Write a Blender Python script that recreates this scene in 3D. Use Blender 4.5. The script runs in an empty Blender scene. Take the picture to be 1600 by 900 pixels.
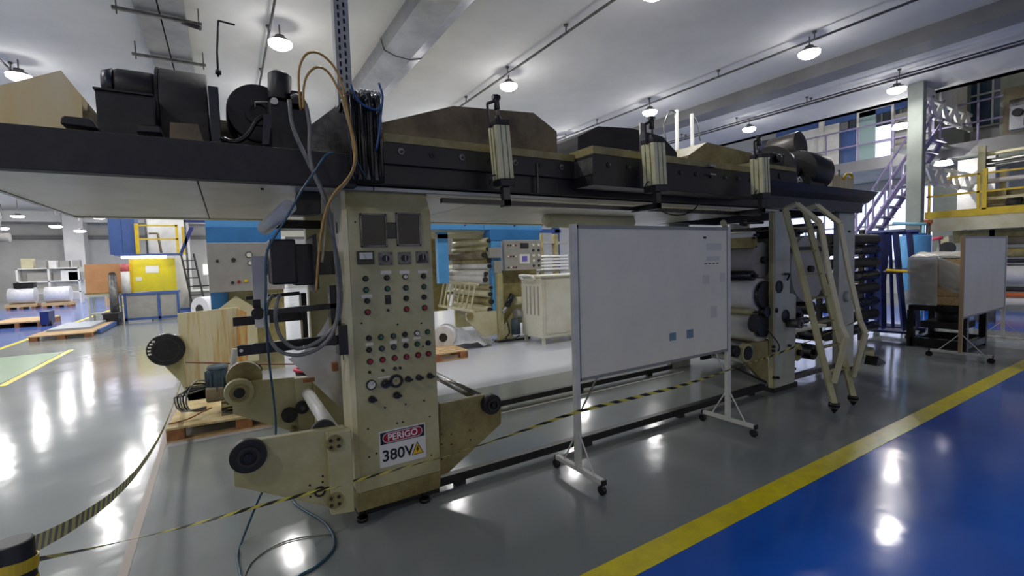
import bpy, math, random
from mathutils import Vector, Matrix, Euler
random.seed(7)
PI = math.pi
R = math.radians
S = bpy.context.scene
COL = S.collection

# ---------------------------------------------------------------- camera
cam_d = bpy.data.cameras.new('camera')
cam = bpy.data.objects.new('camera', cam_d)
COL.objects.link(cam)
S.camera = cam
cam_d.sensor_fit = 'HORIZONTAL'
cam_d.sensor_width = 36.0
cam_d.lens = 36.0 * 728.0 / 1600.0
cam_d.clip_start = 0.05
cam_d.clip_end = 300
yaw, pitch, roll = R(58.575), R(-3.386), R(-1.746)
fw = Vector((math.cos(yaw)*math.cos(pitch), math.sin(yaw)*math.cos(pitch), math.sin(pitch)))
rt = fw.cross(Vector((0, 0, 1))).normalized()
up = rt.cross(fw)
r2 = math.cos(roll)*rt + math.sin(roll)*up
u2 = -math.sin(roll)*rt + math.cos(roll)*up
cam.matrix_world = Matrix(((r2.x, u2.x, -fw.x, 0), (r2.y, u2.y, -fw.y, 0), (r2.z, u2.z, -fw.z, 1.6), (0, 0, 0, 1)))

# ---------------------------------------------------------------- world and exposure
W = bpy.data.worlds.new('hall daylight')
S.world = W
W.use_nodes = True
W.node_tree.nodes['Background'].inputs[0].default_value = (1.0, 0.95, 0.84, 1)
W.node_tree.nodes['Background'].inputs[1].default_value = 0.48
S.view_settings.view_transform = 'Standard'
S.view_settings.look = 'None'
S.view_settings.gamma = 1
S.view_settings.use_curve_mapping = False
S.view_settings.exposure = -0.12
LAMP_W = 60.0          # power of each ceiling lamp
S.cycles.max_bounces = 6
S.cycles.diffuse_bounces = 4
S.cycles.glossy_bounces = 3
S.cycles.caustics_reflective = False
S.cycles.caustics_refractive = False

# ---------------------------------------------------------------- materials
def lin(c):
    return tuple((v/12.92 if v <= 0.04045 else ((v+0.055)/1.055)**2.4) for v in [x/255.0 for x in c]) + (1,)
MATS = {}
def mat(name, c1, c2=None, rough=0.5, metal=0.0, scale=4.0, rv=0.1, bump=0.0, bscale=40.0, stretch=(1, 1, 1),
        lo=0.4, hi=0.65, emit=None, es=0.0, alpha=None, trans=0.0, spec=0.5, coat=0.0):
    if name in MATS: return MATS[name]
    m = bpy.data.materials.new(name); m.use_nodes = True
    nt = m.node_tree; b = nt.nodes['Principled BSDF']
    b.inputs['Base Color'].default_value = lin(c1)
    b.inputs['Roughness'].default_value = rough
    b.inputs['Metallic'].default_value = metal
    b.inputs['Specular IOR Level'].default_value = spec
    b.inputs['Coat Weight'].default_value = coat
    b.inputs['Transmission Weight'].default_value = trans
    if alpha is not None: b.inputs['Alpha'].default_value = alpha
    if emit:
        b.inputs['Emission Color'].default_value = lin(emit); b.inputs['Emission Strength'].default_value = es
    if c2 is not None or bump:
        tc = nt.nodes.new('ShaderNodeTexCoord')
        mp = nt.nodes.new('ShaderNodeMapping'); mp.inputs['Scale'].default_value = stretch
        nt.links.new(tc.outputs['Object'], mp.inputs[0])
    if c2 is not None:
        n = nt.nodes.new('ShaderNodeTexNoise'); n.inputs['Scale'].default_value = scale; n.inputs['Detail'].default_value = 6
        n.inputs['Roughness'].default_value = 0.65
        nt.links.new(mp.outputs[0], n.inputs['Vector'])
        r = nt.nodes.new('ShaderNodeValToRGB')
        r.color_ramp.elements[0].position = lo; r.color_ramp.elements[1].position = hi
        r.color_ramp.elements[0].color = lin(c1); r.color_ramp.elements[1].color = lin(c2)
        nt.links.new(n.outputs['Fac'], r.inputs[0]); nt.links.new(r.outputs[0], b.inputs['Base Color'])
        mr = nt.nodes.new('ShaderNodeMapRange'); mr.inputs['To Min'].default_value = max(0.02, rough-rv); mr.inputs['To Max'].default_value = min(1, rough+rv)
        nt.links.new(n.outputs['Fac'], mr.inputs[0]); nt.links.new(mr.outputs[0], b.inputs['Roughness'])
    if bump:
        n2 = nt.nodes.new('ShaderNodeTexNoise'); n2.inputs['Scale'].default_value = bscale; n2.inputs['Detail'].default_value = 4
        nt.links.new(mp.outputs[0], n2.inputs['Vector'])
        bp = nt.nodes.new('ShaderNodeBump'); bp.inputs['Strength'].default_value = bump; bp.inputs['Distance'].default_value = 0.01
        nt.links.new(n2.outputs['Fac'], bp.inputs['Height']); nt.links.new(bp.outputs[0], b.inputs['Normal'])
    MATS[name] = m
    return m
M_cream = mat('cream machine paint', (186, 181, 140), (168, 160, 112), rough=0.42, scale=3, bump=0.08, bscale=25)
M_cream2 = mat('aged yellow cream paint', (156, 146, 96), (120, 106, 60), rough=0.45, scale=5, bump=0.1)
M_creamL = mat('light cream paint', (208, 203, 170), (196, 186, 144), rough=0.4, scale=3)
M_post = mat('pale green grey paint', (188, 192, 182), (172, 174, 160), rough=0.4, scale=2.5, bump=0.05)
M_black = mat('black paint', (17, 18, 21), (28, 28, 30), rough=0.45, scale=6, bump=0.1)
M_blackg = mat('glossy black rubber', (14, 14, 16), (24, 24, 26), rough=0.28, scale=6)
M_dark = mat('dark blue black enamel', (22, 27, 42), (34, 38, 50), rough=0.38, scale=4)
M_ink = mat('dusty black steel', (31, 31, 33), (48, 46, 44), rough=0.6, scale=8, bump=0.15)
M_steel = mat('steel', (165, 165, 162), (120, 118, 112), rough=0.3, metal=0.9, scale=8)
M_steeld = mat('dull steel', (120, 120, 118), (84, 82, 78), rough=0.45, metal=0.8, scale=10)
M_alu = mat('galvanised sheet', (146, 147, 150), (122, 124, 128), rough=0.35, metal=0.6, scale=1.5, rv=0.12)
M_white = mat('white paint', (226, 226, 222), (212, 211, 204), rough=0.4, scale=3)
M_tubew = mat('white tube paint', (214, 214, 206), (196, 194, 184), rough=0.35, scale=6)
M_wood = mat('pallet wood', (204, 176, 134), (176, 142, 98), rough=0.75, scale=6, stretch=(1, 6, 6), bump=0.25, bscale=30)
M_woodd = mat('pallet block wood', (160, 108, 66), (118, 78, 48), rough=0.8, scale=8, bump=0.25)
M_ply = mat('pale plywood', (206, 190, 146), (176, 150, 96), rough=0.7, scale=1.8, stretch=(3, 3, 0.6), bump=0.1)
M_stain = mat('rust stained cream panel', (208, 200, 164), (186, 146, 66), rough=0.55, scale=2.6, stretch=(5, 5, 0.35), lo=0.48, hi=0.7)
M_rust = mat('rusty ochre stain', (196, 132, 56), (206, 186, 130), rough=0.6, scale=4, stretch=(5, 5, 0.5))
M_brown = mat('brown grey dusty sheet', (128, 116, 90), (84, 74, 60), rough=0.65, scale=2.5, bump=0.1)
M_green = mat('green button', (18, 92, 62), rough=0.35)
M_greend = mat('dull green button', (60, 84, 74), rough=0.35)
M_red = mat('red button', (150, 34, 38), rough=0.35)
M_lab = mat('label paper', (222, 220, 204), rough=0.6)
M_glassd = mat('dark screen glass', (24, 26, 28), (36, 37, 38), rough=0.12, scale=3)
M_lblue = mat('light blue paint', (92, 166, 224), (84, 156, 214), rough=0.4, scale=4)
M_mblue = mat('mid blue paint', (56, 128, 190), (48, 116, 176), rough=0.4, scale=4)
M_nblue = mat('navy blue paint', (26, 44, 112), (20, 34, 92), rough=0.4, scale=5)
M_sblue = mat('slate blue paint', (62, 92, 150), (56, 84, 138), rough=0.45, scale=5)
M_gpan = mat('grey panel', (156, 154, 148), (146, 144, 138), rough=0.45, scale=4)
M_paper = mat('white paper web', (218, 216, 212), (204, 202, 198), rough=0.55, scale=3, bump=0.15, bscale=8)
M_roll = mat('white wound film', (222, 222, 224), (208, 208, 212), rough=0.3, scale=12, stretch=(1, 1, 1))
M_yel = mat('yellow paint', (222, 190, 34), (206, 172, 30), rough=0.4, scale=6)
M_purp = mat('grey violet paint', (146, 136, 166), (126, 116, 150), rough=0.45, scale=6)
M_conc = mat('painted concrete', (142, 148, 140), (128, 134, 126), rough=0.7, scale=1.5, bump=0.1)
M_wallw = mat('white wall paint', (206, 206, 202), (192, 192, 190), rough=0.7, scale=0.7, bump=0.05)
M_ceil = mat('ceiling paint', (200, 200, 198), (188, 188, 187), rough=0.8, scale=0.5, bump=0.12, bscale=1.4)
M_hoseg = mat('grey hose', (128, 128, 122), (108, 108, 102), rough=0.4, scale=20)
M_hosey = mat('ochre hose', (186, 146, 78), (164, 124, 62), rough=0.4, scale=20)
M_hosec = mat('cream hose', (172, 158, 118), (150, 134, 92), rough=0.4, scale=20)
M_hoset = mat('teal hose', (40, 84, 104), (32, 66, 84), rough=0.3, scale=20)
M_hoseb = mat('blue hose', (38, 84, 138), (30, 70, 120), rough=0.3, scale=20)
M_bright = mat('bright anodised profile', (214, 210, 166), (196, 190, 138), rough=0.35, metal=0.0, scale=5)
M_galv = mat('dull galvanised post', (172, 172, 168), (150, 150, 146), rough=0.45, scale=6)
M_motor = mat('teal grey motor paint', (62, 84, 96), (46, 62, 72), rough=0.45, scale=8, bump=0.1)

# ---------------------------------------------------------------- mesh building
WL = {}
class MB:
    def __init__(s): s.v = []; s.f = []; s.sm = []
    def add(s, vs, fs, smooth=False):
        o = len(s.v); s.v += [tuple(v) for v in vs]
        for k, f in enumerate(fs):
            s.f.append(tuple(i+o for i in f)); s.sm.append(smooth if isinstance(smooth, bool) else smooth[k])
        return s
    def box(s, x0, x1, y0, y1, z0, z1):
        x0, x1 = min(x0, x1), max(x0, x1); y0, y1 = min(y0, y1), max(y0, y1); z0, z1 = min(z0, z1), max(z0, z1)
        vs = [(x0, y0, z0), (x1, y0, z0), (x1, y1, z0), (x0, y1, z0), (x0, y0, z1), (x1, y0, z1), (x1, y1, z1), (x0, y1, z1)]
        return s.add(vs, [(0, 3, 2, 1), (4, 5, 6, 7), (0, 1, 5, 4), (1, 2, 6, 5), (2, 3, 7, 6), (3, 0, 4, 7)])
    def cbox(s, c, d):
        return s.box(c[0]-d[0]/2, c[0]+d[0]/2, c[1]-d[1]/2, c[1]+d[1]/2, c[2]-d[2]/2, c[2]+d[2]/2)
    def prism(s, poly, axis, a, b):
        n = len(poly); vs = []
        ar = sum(poly[i][0]*poly[(i+1) % n][1]-poly[(i+1) % n][0]*poly[i][1] for i in range(n))
        if ar < 0: poly = poly[::-1]
        for w in (a, b):
            for p in poly:
                vs.append({'y': (p[0], w, p[1]), 'x': (w, p[0], p[1]), 'z': (p[0], p[1], w)}[axis])
        fl = (b > a) if axis != 'y' else (a > b)
        c0 = tuple(range(n))[::-1]; c1 = tuple(range(n, 2*n))
        fs = [c0, c1] + [(i, (i+1) % n, n+(i+1) % n, n+i) for i in range(n)]
        if not fl: fs = [f[::-1] for f in fs]
        return s.add(vs, fs)
    def cyl(s, p, q, r, r2=None, n=16, caps=True):
        p = Vector(p); q = Vector(q); r2 = r if r2 is None else r2
        d = (q-p).normalized(); t = Vector((0, 0, 1)) if abs(d.z) < 0.9 else Vector((1, 0, 0))
        a = d.cross(t).normalized(); b = d.cross(a)
        vs = []
        for c, rr in ((p, r), (q, r2)):
            for i in range(n):
                an = 2*PI*i/n; vs.append(c+a*math.cos(an)*rr+b*math.sin(an)*rr)
        fs = [(i, (i+1) % n, n+(i+1) % n, n+i) for i in range(n)]; sm = [n > 6]*n
        if caps: fs += [tuple(range(n))[::-1], tuple(range(n, 2*n))]; sm += [False, False]
        return s.add(vs, fs, sm)
    def ring(s, c, d, r0, r1, h, n=24):
        c = Vector(c); d = Vector(d).normalized(); t = Vector((0, 0, 1)) if abs(d.z) < 0.9 else Vector((1, 0, 0))
        a = d.cross(t).normalized(); b = d.cross(a); vs = []
        for (rr, hh) in ((r0, 0), (r1, 0), (r1, h), (r0, h)):
            for i in range(n):
                an = 2*PI*i/n; vs.append(c+d*hh+a*math.cos(an)*rr+b*math.sin(an)*rr)
        fs = []
        for k in range(4):
            for i in range(n): fs.append((k*n+i, k*n+(i+1) % n, ((k+1) % 4)*n+(i+1) % n, ((k+1) % 4)*n+i))
        return s.add(vs, fs)
    def tube(s, path, r, n=8, smooth=3, closed=False, flat=None):
        pts = [Vector(p) for p in path]
        if smooth and len(pts) > 2:
            out = []
            for i in range(len(pts)-1):
                p0 = pts[max(i-1, 0)]; p1 = pts[i]; p2 = pts[i+1]; p3 = pts[min(i+2, len(pts)-1)]
                for k in range(smooth):
                    t = k/smooth
                    out.append(0.5*((2*p1)+(p2-p0)*t+(2*p0-5*p1+4*p2-p3)*t*t+(3*p1-p0-3*p2+p3)*t*t*t))
            out.append(pts[-1]); pts = out
        vs = []; prev = None
        for i, p in enumerate(pts):
            d = (pts[min(i+1, len(pts)-1)]-pts[max(i-1, 0)]).normalized()
            if prev is None:
                t = Vector((0, 0, 1)) if abs(d.z) < 0.9 else Vector((1, 0, 0)); a = d.cross(t).normalized()
            else:
                a = (prev-d*prev.dot(d)).normalized()
            prev = a; b = d.cross(a)
            for k in range(n):
                an = 2*PI*k/n+PI/n; vs.append(p+a*math.cos(an)*r+b*math.sin(an)*r)
        m = len(pts); fs = []; 
        for i in range(m-1):
            for k in range(n): fs.append((i*n+k, i*n+(k+1) % n, (i+1)*n+(k+1) % n, (i+1)*n+k))
        sm = [n > 4]*len(fs)
        fs += [tuple(range(n))[::-1], tuple(range((m-1)*n, m*n))]; sm += [False, False]
        return s.add(vs, fs, sm)
    def bar(s, path, w, n=4):            # square tube through hard corners
        for a, b in zip(path[:-1], path[1:]): s.cyl(a, b, w*0.7071, n=4)
        return s
    def sheet(s, grid, th=0.004):        # grid[row][col] of points, given thickness along the mean normal
        nr = len(grid); nc = len(grid[0])
        g = [[Vector(p) for p in row] for row in grid]
        nn = (g[0][-1]-g[0][0]).cross(g[-1][0]-g[0][0]).normalized()*th
        vs = [p for row in g for p in row]+[p+nn for row in g for p in row]
        o = nr*nc; fs = []; sm = []
        for i in range(nr-1):
            for j in range(nc-1):
                a = i*nc+j; fs += [(a, a+nc, a+nc+1, a+1), (o+a, o+a+1, o+a+nc+1, o+a+nc)]; sm += [True, True]
        for j in range(nc-1):
            fs += [(j, j+1, o+j+1, o+j), ((nr-1)*nc+j+1, (nr-1)*nc+j, o+(nr-1)*nc+j, o+(nr-1)*nc+j+1)]; sm += [False, False]
        for i in range(nr-1):
            a = i*nc; fs += [(a+nc, a, o+a, o+a+nc), (a+nc-1, a+2*nc-1, o+a+2*nc-1, o+a+nc-1)]; sm += [False, False]
        return s.add(vs, fs, sm)
    def build(s, name, m, parent=None, loc=None, bevel=0, label=None):
        if parent is not None: o0 = WL[parent.name]
        else: o0 = Vector(loc) if loc is not None else Vector((0, 0, 0))
        me = bpy.data.meshes.new(name)
        me.from_pydata([tuple(Vector(v)-o0) for v in s.v], [], s.f)
        me.polygons.foreach_set('use_smooth', s.sm)
        me.materials.append(m); me.update()
        o = bpy.data.objects.new(name, me); COL.objects.link(o)
        if parent is not None: o.parent = parent
        else: o.location = o0
        WL[o.name] = o0
        if bevel:
            b = o.modifiers.new('bevel', 'BEVEL'); b.width = bevel; b.segments = 2; b.limit_method = 'ANGLE'; b.angle_limit = R(40)
        if label: o['label'] = label
        return o
def T(name, label, cat, loc, group=None):
    o = bpy.data.objects.new(name, None); COL.objects.link(o); o.location = loc; o.empty_display_size = 0.1
    o['label'] = label; o['category'] = cat
    if group: o['group'] = group
    WL[o.name] = Vector(loc); return o
def tag(o, label, cat, group=None):
    o['label'] = label; o['category'] = cat
    if group: o['group'] = group
    return o
def struct(o): o['kind'] = 'structure'; return o
def copy_tree(o, parent=None, loc=None, rz=None, label=None):
    c = o.copy(); COL.objects.link(c)
    if parent is not None: c.parent = parent
    if loc is not None: c.location = loc
    if rz is not None: c.rotation_euler.z = rz
    if label: c['label'] = label
    for ch in list(o.children): copy_tree(ch, c)
    return c
def copy_part(o, off):
    c = o.copy(); COL.objects.link(c); c.location = Vector(o.location)+Vector(off)
    for ch in list(o.children): copy_tree(ch, c)
    return c
def text_part(s, size, m, parent, x, y, z, name='lettering', depth=0.001, sx=1.0, label=None):
    # text standing in an XZ plane, facing -Y, centred on x, z
    cu = bpy.data.curves.new('txt', 'FONT'); cu.body = s; cu.size = size; cu.extrude = depth; cu.align_x = 'CENTER'; cu.align_y = 'CENTER'
    cu.offset = size*0.018
    t = bpy.data.objects.new('txt', cu); COL.objects.link(t)
    dg = bpy.context.evaluated_depsgraph_get(); me = bpy.data.meshes.new_from_object(t.evaluated_get(dg))
    bpy.data.objects.remove(t)
    o0 = WL[parent.name]
    for v in me.vertices:
        a, b, c = v.co; v.co = Vector((x+a*sx, y-c, z+b))-o0
    me.materials.clear(); me.materials.append(m)
    o = bpy.data.objects.new(name, me); COL.objects.link(o); o.parent = parent; WL[o.name] = o0
    if label: o['label'] = label
    return o
def bx(name, m, parent, *a, bevel=0, loc=None, label=None):
    return MB().box(*a).build(name, m, parent, loc=loc, bevel=bevel, label=label)

# ================================================================ SETTING
def floor_material():
    m = bpy.data.materials.new('painted epoxy floor'); m.use_nodes = True
    nt = m.node_tree; N = nt.nodes.new; Lk = nt.links.new
    b = nt.nodes['Principled BSDF']
    geo = N('ShaderNodeTexCoord'); sep = N('ShaderNodeSeparateXYZ'); Lk(geo.outputs['Object'], sep.inputs[0])
    def cmp(ch, op, v):
        n = N('ShaderNodeMath'); n.operation = op; Lk(sep.outputs[ch], n.inputs[0]); n.inputs[1].default_value = v; return n.outputs[0]
    def op2(o, a, c):
        n = N('ShaderNodeMath'); n.operation = o; Lk(a, n.inputs[0]); Lk(c, n.inputs[1]); return n.outputs[0]
    front = cmp('Y', 'LESS_THAN', 1.69)
    right = op2('MULTIPLY', cmp('X', 'GREATER_THAN', 12.4), cmp('X', 'LESS_THAN', 16.2))
    left = op2('MULTIPLY', cmp('X', 'LESS_THAN', -4.4), cmp('X', 'GREATER_THAN', -9.0))
    blue = op2('MAXIMUM', front, op2('MAXIMUM', right, left))
    def noise(scale, det=5):
        n = N('ShaderNodeTexNoise'); n.inputs['Scale'].default_value = scale; n.inputs['Detail'].default_value = det
        Lk(geo.outputs['Object'], n.inputs['Vector']); return n.outputs['Fac']
    def ramp(f, p0, c0, p1, c1):
        r = N('ShaderNodeValToRGB'); r.color_ramp.elements[0].position = p0; r.color_ramp.elements[1].position = p1
        r.color_ramp.elements[0].color = c0; r.color_ramp.elements[1].color = c1; Lk(f, r.inputs[0]); return r.outputs[0]
    n1 = noise(0.8); n2 = noise(9, 8)
    grey = ramp(n1, 0.35, lin((132, 137, 134)), 0.7, lin((142, 146, 142)))
    blu = ramp(n1, 0.35, lin((22, 84, 184)), 0.7, lin((38, 102, 200)))
    mx = N('ShaderNodeMix'); mx.data_type = 'RGBA'; Lk(blue, mx.inputs['Factor']); Lk(grey, mx.inputs[6]); Lk(blu, mx.inputs[7])
    sc = ramp(n2, 0.64, (1, 1, 1, 1), 0.8, (0.84, 0.84, 0.82, 1))
    mm = N('ShaderNodeMix'); mm.data_type = 'RGBA'; mm.blend_type = 'MULTIPLY'; mm.inputs['Factor'].default_value = 0.6
    back = op2('MULTIPLY', cmp('Y', 'GREATER_THAN', 5.2), op2('MULTIPLY', cmp('X', 'GREATER_THAN', -0.55), cmp('X', 'LESS_THAN', 12.4)))  # lighter beyond the oven's shadow edge, lit floor put into the colour
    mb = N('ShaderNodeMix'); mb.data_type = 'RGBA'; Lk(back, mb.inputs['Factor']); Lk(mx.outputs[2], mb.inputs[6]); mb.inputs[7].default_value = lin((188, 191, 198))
    lf = N('ShaderNodeMix'); lf.data_type = 'RGBA'; Lk(left, lf.inputs['Factor']); Lk(mb.outputs[2], lf.inputs[6]); lf.inputs[7].default_value = lin((92, 118, 186))  # left blue paled, its washed-out reflection put into the colour
    Lk(lf.outputs[2], mm.inputs[6]); Lk(sc, mm.inputs[7]); Lk(mm.outputs[2], b.inputs['Base Color'])
    mr = N('ShaderNodeMapRange'); mr.inputs['To Min'].default_value = 0.07; mr.inputs['To Max'].default_value = 0.18; Lk(n1, mr.inputs[0]); Lk(mr.outputs[0], b.inputs['Roughness'])
    b.inputs['Specular IOR Level'].default_value = 0.33
    n3 = noise(2.2, 3)
    bp = N('ShaderNodeBump'); bp.inputs['Strength'].default_value = 0.14; bp.inputs['Distance'].default_value = 0.03; Lk(n3, bp.inputs['Height']); Lk(bp.outputs[0], b.inputs['Normal'])
    return m
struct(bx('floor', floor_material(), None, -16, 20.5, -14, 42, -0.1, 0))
M_line = mat('worn yellow floor paint', (238, 220, 14), (214, 196, 30), rough=0.25, scale=7)
struct(bx('trim_1', M_line, None, -5, 15.8, 1.62, 1.775, 0, 0.002))
struct(bx('trim_2', mat('white joint paint', (196, 194, 180), rough=0.4), None, 0.3, 5.3, 4.18, 4.21, 0, 0.002))
struct(MB().prism([(-0.56, 1.5), (-0.51, 1.5), (-0.60, 7.6), (-0.64, 7.6)], 'z', 0, 0.002).build('trim_3', mat('brown joint filler', (140, 126, 112), rough=0.4)))
struct(MB().box(-4.4, -4.28, 9, 40, 0, 0.002).build('trim_4', M_line))
struct(MB().box(-3.9, -2.95, 9.9, 13.0, 0, 0.002).build('trim_5', mat('green floor paint', (132, 160, 122), rough=0.25)))
struct(MB().box(-2.93, -2.83, 9.6, 13.2, 0, 0.002).build('trim_6', M_line))

# ceiling and its beams
struct(bx('ceiling', M_ceil, None, -16, 15.6, -14, 42, 5.5, 5.7))
M_beam = mat('grey ceiling beam paint', (128, 128, 128), (116, 116, 117), rough=0.7, scale=1)
struct(bx('trim_7', M_beam, None, 10.75, 11.35, -14, 42, 5.24, 5.5))
struct(bx('trim_8', M_wallw, None, -16, 15.6, 39.6, 40.1, 4.85, 5.5))
struct(bx('trim_9', M_wallw, None, 15.3, 15.6, -14, 42, 5.5, 6.2))
# far and side walls
struct(bx('wall_back', M_wallw, None, -16, 20.5, 42, 42.3, 0, 9.5))
struct(bx('wall_left', M_wallw, None, -16.3, -16, -14, 42.3, 0, 9.5))
struct(bx('trim_10', M_beam, None, -16, 15, 41.7, 42, 3.9, 4.15))
for i, x in enumerate((-14.2, -8.5, -3, 3, 9)):
    struct(bx('trim_%d' % (11+i), M_wallw, None, x, x+0.95, 39.3, 40.4, 0, 5.5))
# right wall with rows of windows
struct(bx('wall_right', mat('pale grey wall', (196, 198, 200), (184, 188, 192), rough=0.7, scale=1), None, 20.5, 20.8, -14, 42.3, 0, 9.5))
struct(bx('ceiling', M_ceil, None, 15.6, 20.8, -14, 42, 9.0, 9.2))
M_frame = mat('pale window frame', (186, 190, 190), rough=0.5)
M_dkglass = mat('dusk window glass', (62, 82, 112), (84, 100, 122), rough=0.15, scale=1)
def window(n, y0, y1, z0, z1, cols, rows, glass, x=20.44):
    f = MB(); t = 0.05
    f.box(x-0.06, x+0.06, y0-t, y1+t, z0-t, z0); f.box(x-0.06, x+0.06, y0-t, y1+t, z1, z1+t)
    f.box(x-0.06, x+0.06, y0-t, y0, z0, z1); f.box(x-0.06, x+0.06, y1, y1+t, z0, z1)
    fr = struct(f.build('window_%d' % n, M_frame))
    for i in range(1, cols): bx('mullion', M_frame, fr, x-0.04, x+0.06, y0+(y1-y0)*i/cols-0.025, y0+(y1-y0)*i/cols+0.025, z0, z1)
    for j in range(1, rows): bx('transom', M_frame, fr, x-0.05, x+0.06, y0, y1, z0+(z1-z0)*j/rows-0.03, z0+(z1-z0)*j/rows+0.03)
    for i in range(cols):
        for j in range(rows):
            bx('pane', glass, fr, x+0.0, x+0.02, y0+(y1-y0)*i/cols+0.02, y0+(y1-y0)*(i+1)/cols-0.02, z0+(z1-z0)*j/rows+0.02, z0+(z1-z0)*(j+1)/rows-0.02)
M_daywin = mat('daylit pane', (190, 205, 235), emit=(206, 214, 255), es=1.6, rough=0.3)
window(1, 4.35, 5.35, 5.35, 7.3, 3, 2, M_dkglass)
window(2, 5.75, 6.6, 6.1, 7.2, 2, 1, M_dkglass)
window(3, 7.0, 8.6, 5.6, 6.9, 3, 1, M_dkglass)
window(4, 1.2, 4.05, 5.35, 7.3, 4, 2, M_dkglass)
window(5, 9.0, 12.2, 5.6, 6.5, 5, 1, M_dkglass)
M_daywinX = mat('daylit pane', (190, 205, 235), emit=(196, 212, 255), es=1.1, rough=0.3)

window(6, 5.9, 11.5, 1.2, 3.7, 8, 2, M_daywin)
window(7, -3.0, 3.0, 0.9, 3.7, 8, 2, M_daywin)
# round-edged concrete column right of the machine
struct(bx('trim_20', M_conc, None, 14.1, 14.32, 4.40, 4.70, 0, 5.5, bevel=0.02))
struct(bx('trim_21', M_conc, None, 19.2, 19.7, 5.0, 5.7, 0, 9))
struct(bx('trim_22', M_conc, None, 17.6, 18.1, 3.35, 3.9, 3.8, 9))

# ---------------------------------------------------------------- ceiling services
def conduit(x, y0, y1, z, r, label, step=1.9):
    t = T('conduit', label, 'conduit', (x, y0, z))
    MB().cyl((x, y0, z), (x, y1, z), r, n=8).build('pipe', M_steeld, t)
    y = y0+0.7
    proto = MB().cyl((x, y, z), (x, y, 5.5), 0.012, n=6).cyl((x, y, 5.47), (x, y, 5.5), 0.035, n=8).build('hanger', M_steeld, t)
    k = 1
    while y+k*step < y1: copy_part(proto, (0, k*step, 0)); k += 1
    return t
conduit(5.06, -2, 30, 5.36, 0.022, 'thin grey conduit on short hangers along the ceiling, directly right of the grey duct')
conduit(9.15, -2, 30, 5.36, 0.022, 'thin grey conduit across the ceiling, left of the wide grey ceiling beam')
conduit(12.75, -2, 30, 5.30, 0.025, 'lower of the two conduits right of the wide ceiling beam')
conduit(12.95, -2, 30, 5.42, 0.018, 'upper thinner conduit right of the wide ceiling beam', 3.8)
conduit(-3.15, 2, 30, 5.36, 0.018, 'thin conduit on the ceiling at the far left edge of the picture')
conduit(0.80, 6.0, 30, 5.36, 0.018, 'short thin conduit above the round lamp over the left blowers')
M_lamp = mat('lit lamp lens', (255, 255, 255), emit=(236, 232, 255), es=16.0)
lamp_n = {}
def lamp_label(x, y):
    return {(-3, 12): 'bright round ceiling lamp at the far left, above the plywood hood',
            (0.95, 8.5): 'bright round ceiling lamp above the round blower on the left',
            (5.2, 8.4): 'bright ceiling lamp on the conduit beside the grey duct',
            (9.28, 8.3): 'ceiling lamp above the middle of the oven, left of the wide ceiling beam',
            (9.28, 11.7): 'small ceiling lamp just above the low brown hood end',
            (9.28, 4.55): 'large oval ceiling lamp at the upper right, left of the wide beam',
            (13.2, 4.6): 'large oval ceiling lamp at the right edge of the ceiling, near the windows',
            (13.2, 8.1): 'small ceiling lamp above the grey motors of the oven'}.get((x, y), 'round ceiling lamp of the distant and unseen rows')
proto_lamp = None
for x in (-15.4, -11.3, -7.2, -3, 0.95, 5.2, 9.28, 13.2):
    for j, y in enumerate((-9.5, -6.0, 0.8, 4.55, 8.3, 11.8, 15.8, 19.6, 23.6, 27.6, 31.6, 35.6)):
        if (x, j) == (0.95, 4): y = 8.5
        if (x, j) == (5.2, 4): y = 8.4
        if (x, j) == (9.28, 5): y = 11.7
        if (x, j) == (13.2, 3): y = 4.6
        if (x, j) == (13.2, 4): y = 8.1
        if (x, j) == (-3, 5): y = 12
        if x in (-15.4, -11.3) and y < 10: continue
        if j == 1 or (j == 2 and x > -2): continue  # nearest row only at left: unseen lamps added to brighten left-facing sides
        if j > 5 and x > 6: 
            if j % 2: continue
        lab = lamp_label(x, y); far = lab.endswith('rows')
        grp = 'round lamps of the distant rows' if far else 'ceiling lamps'
        if proto_lamp is None:
            t = proto_lamp = T('ceiling_lamp', lab, 'lamp', (x, y, 5.2), grp)
            MB().cyl((x, y, 5.22), (x, y, 5.27), 0.17, 0.13, n=24).cyl((x, y, 5.27), (x, y, 5.33), 0.07, n=16).build('housing', M_steeld, t)
            MB().cyl((x, y, 5.17), (x, y, 5.22), 0.17, 0.178, n=24).cyl((x, y, 5.13), (x, y, 5.17), 0.11, 0.17, n=24).build('lens', M_lamp, t)
            MB().cyl((x, y, 5.32), (x, y, 5.5), 0.012, n=6).build('hanger', M_steeld, t)
        else:
            t = copy_tree(proto_lamp, loc=(x, y, 5.2), label=lab)
            if far: t['group'] = grp
        if y < 38 and x > -14:
            ld = bpy.data.lights.get('lamp light') or bpy.data.lights.new('lamp light', 'POINT')
            ld.shadow_soft_size = 0.1; ld.energy = LAMP_W*0.3; ld.color = (1.0, 0.98, 0.94)
            if y > 14:
                ld = bpy.data.lights.get('far lamp light') or ld.copy(); ld.name = 'far lamp light'; ld.energy = LAMP_W*0.6
            lo = bpy.data.objects.new('lamp_light', ld); COL.objects.link(lo); lo.location = (0, 0, -0.4); lo.parent = t
            ad = bpy.data.lights.get('lamp beam') or bpy.data.lights.new('lamp beam', 'AREA')
            ad.shape = 'DISK'; ad.size = 0.34; ad.energy = LAMP_W*0.75; ad.color = (1.0, 0.98, 0.94)
            if y > 14:
                ad = bpy.data.lights.get('far lamp beam') or ad.copy(); ad.name = 'far lamp beam'; ad.energy = LAMP_W*1.15
            ao = bpy.data.objects.new('lamp_beam', ad); COL.objects.link(ao); ao.location = (0, 0, -0.09); ao.parent = t

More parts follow.
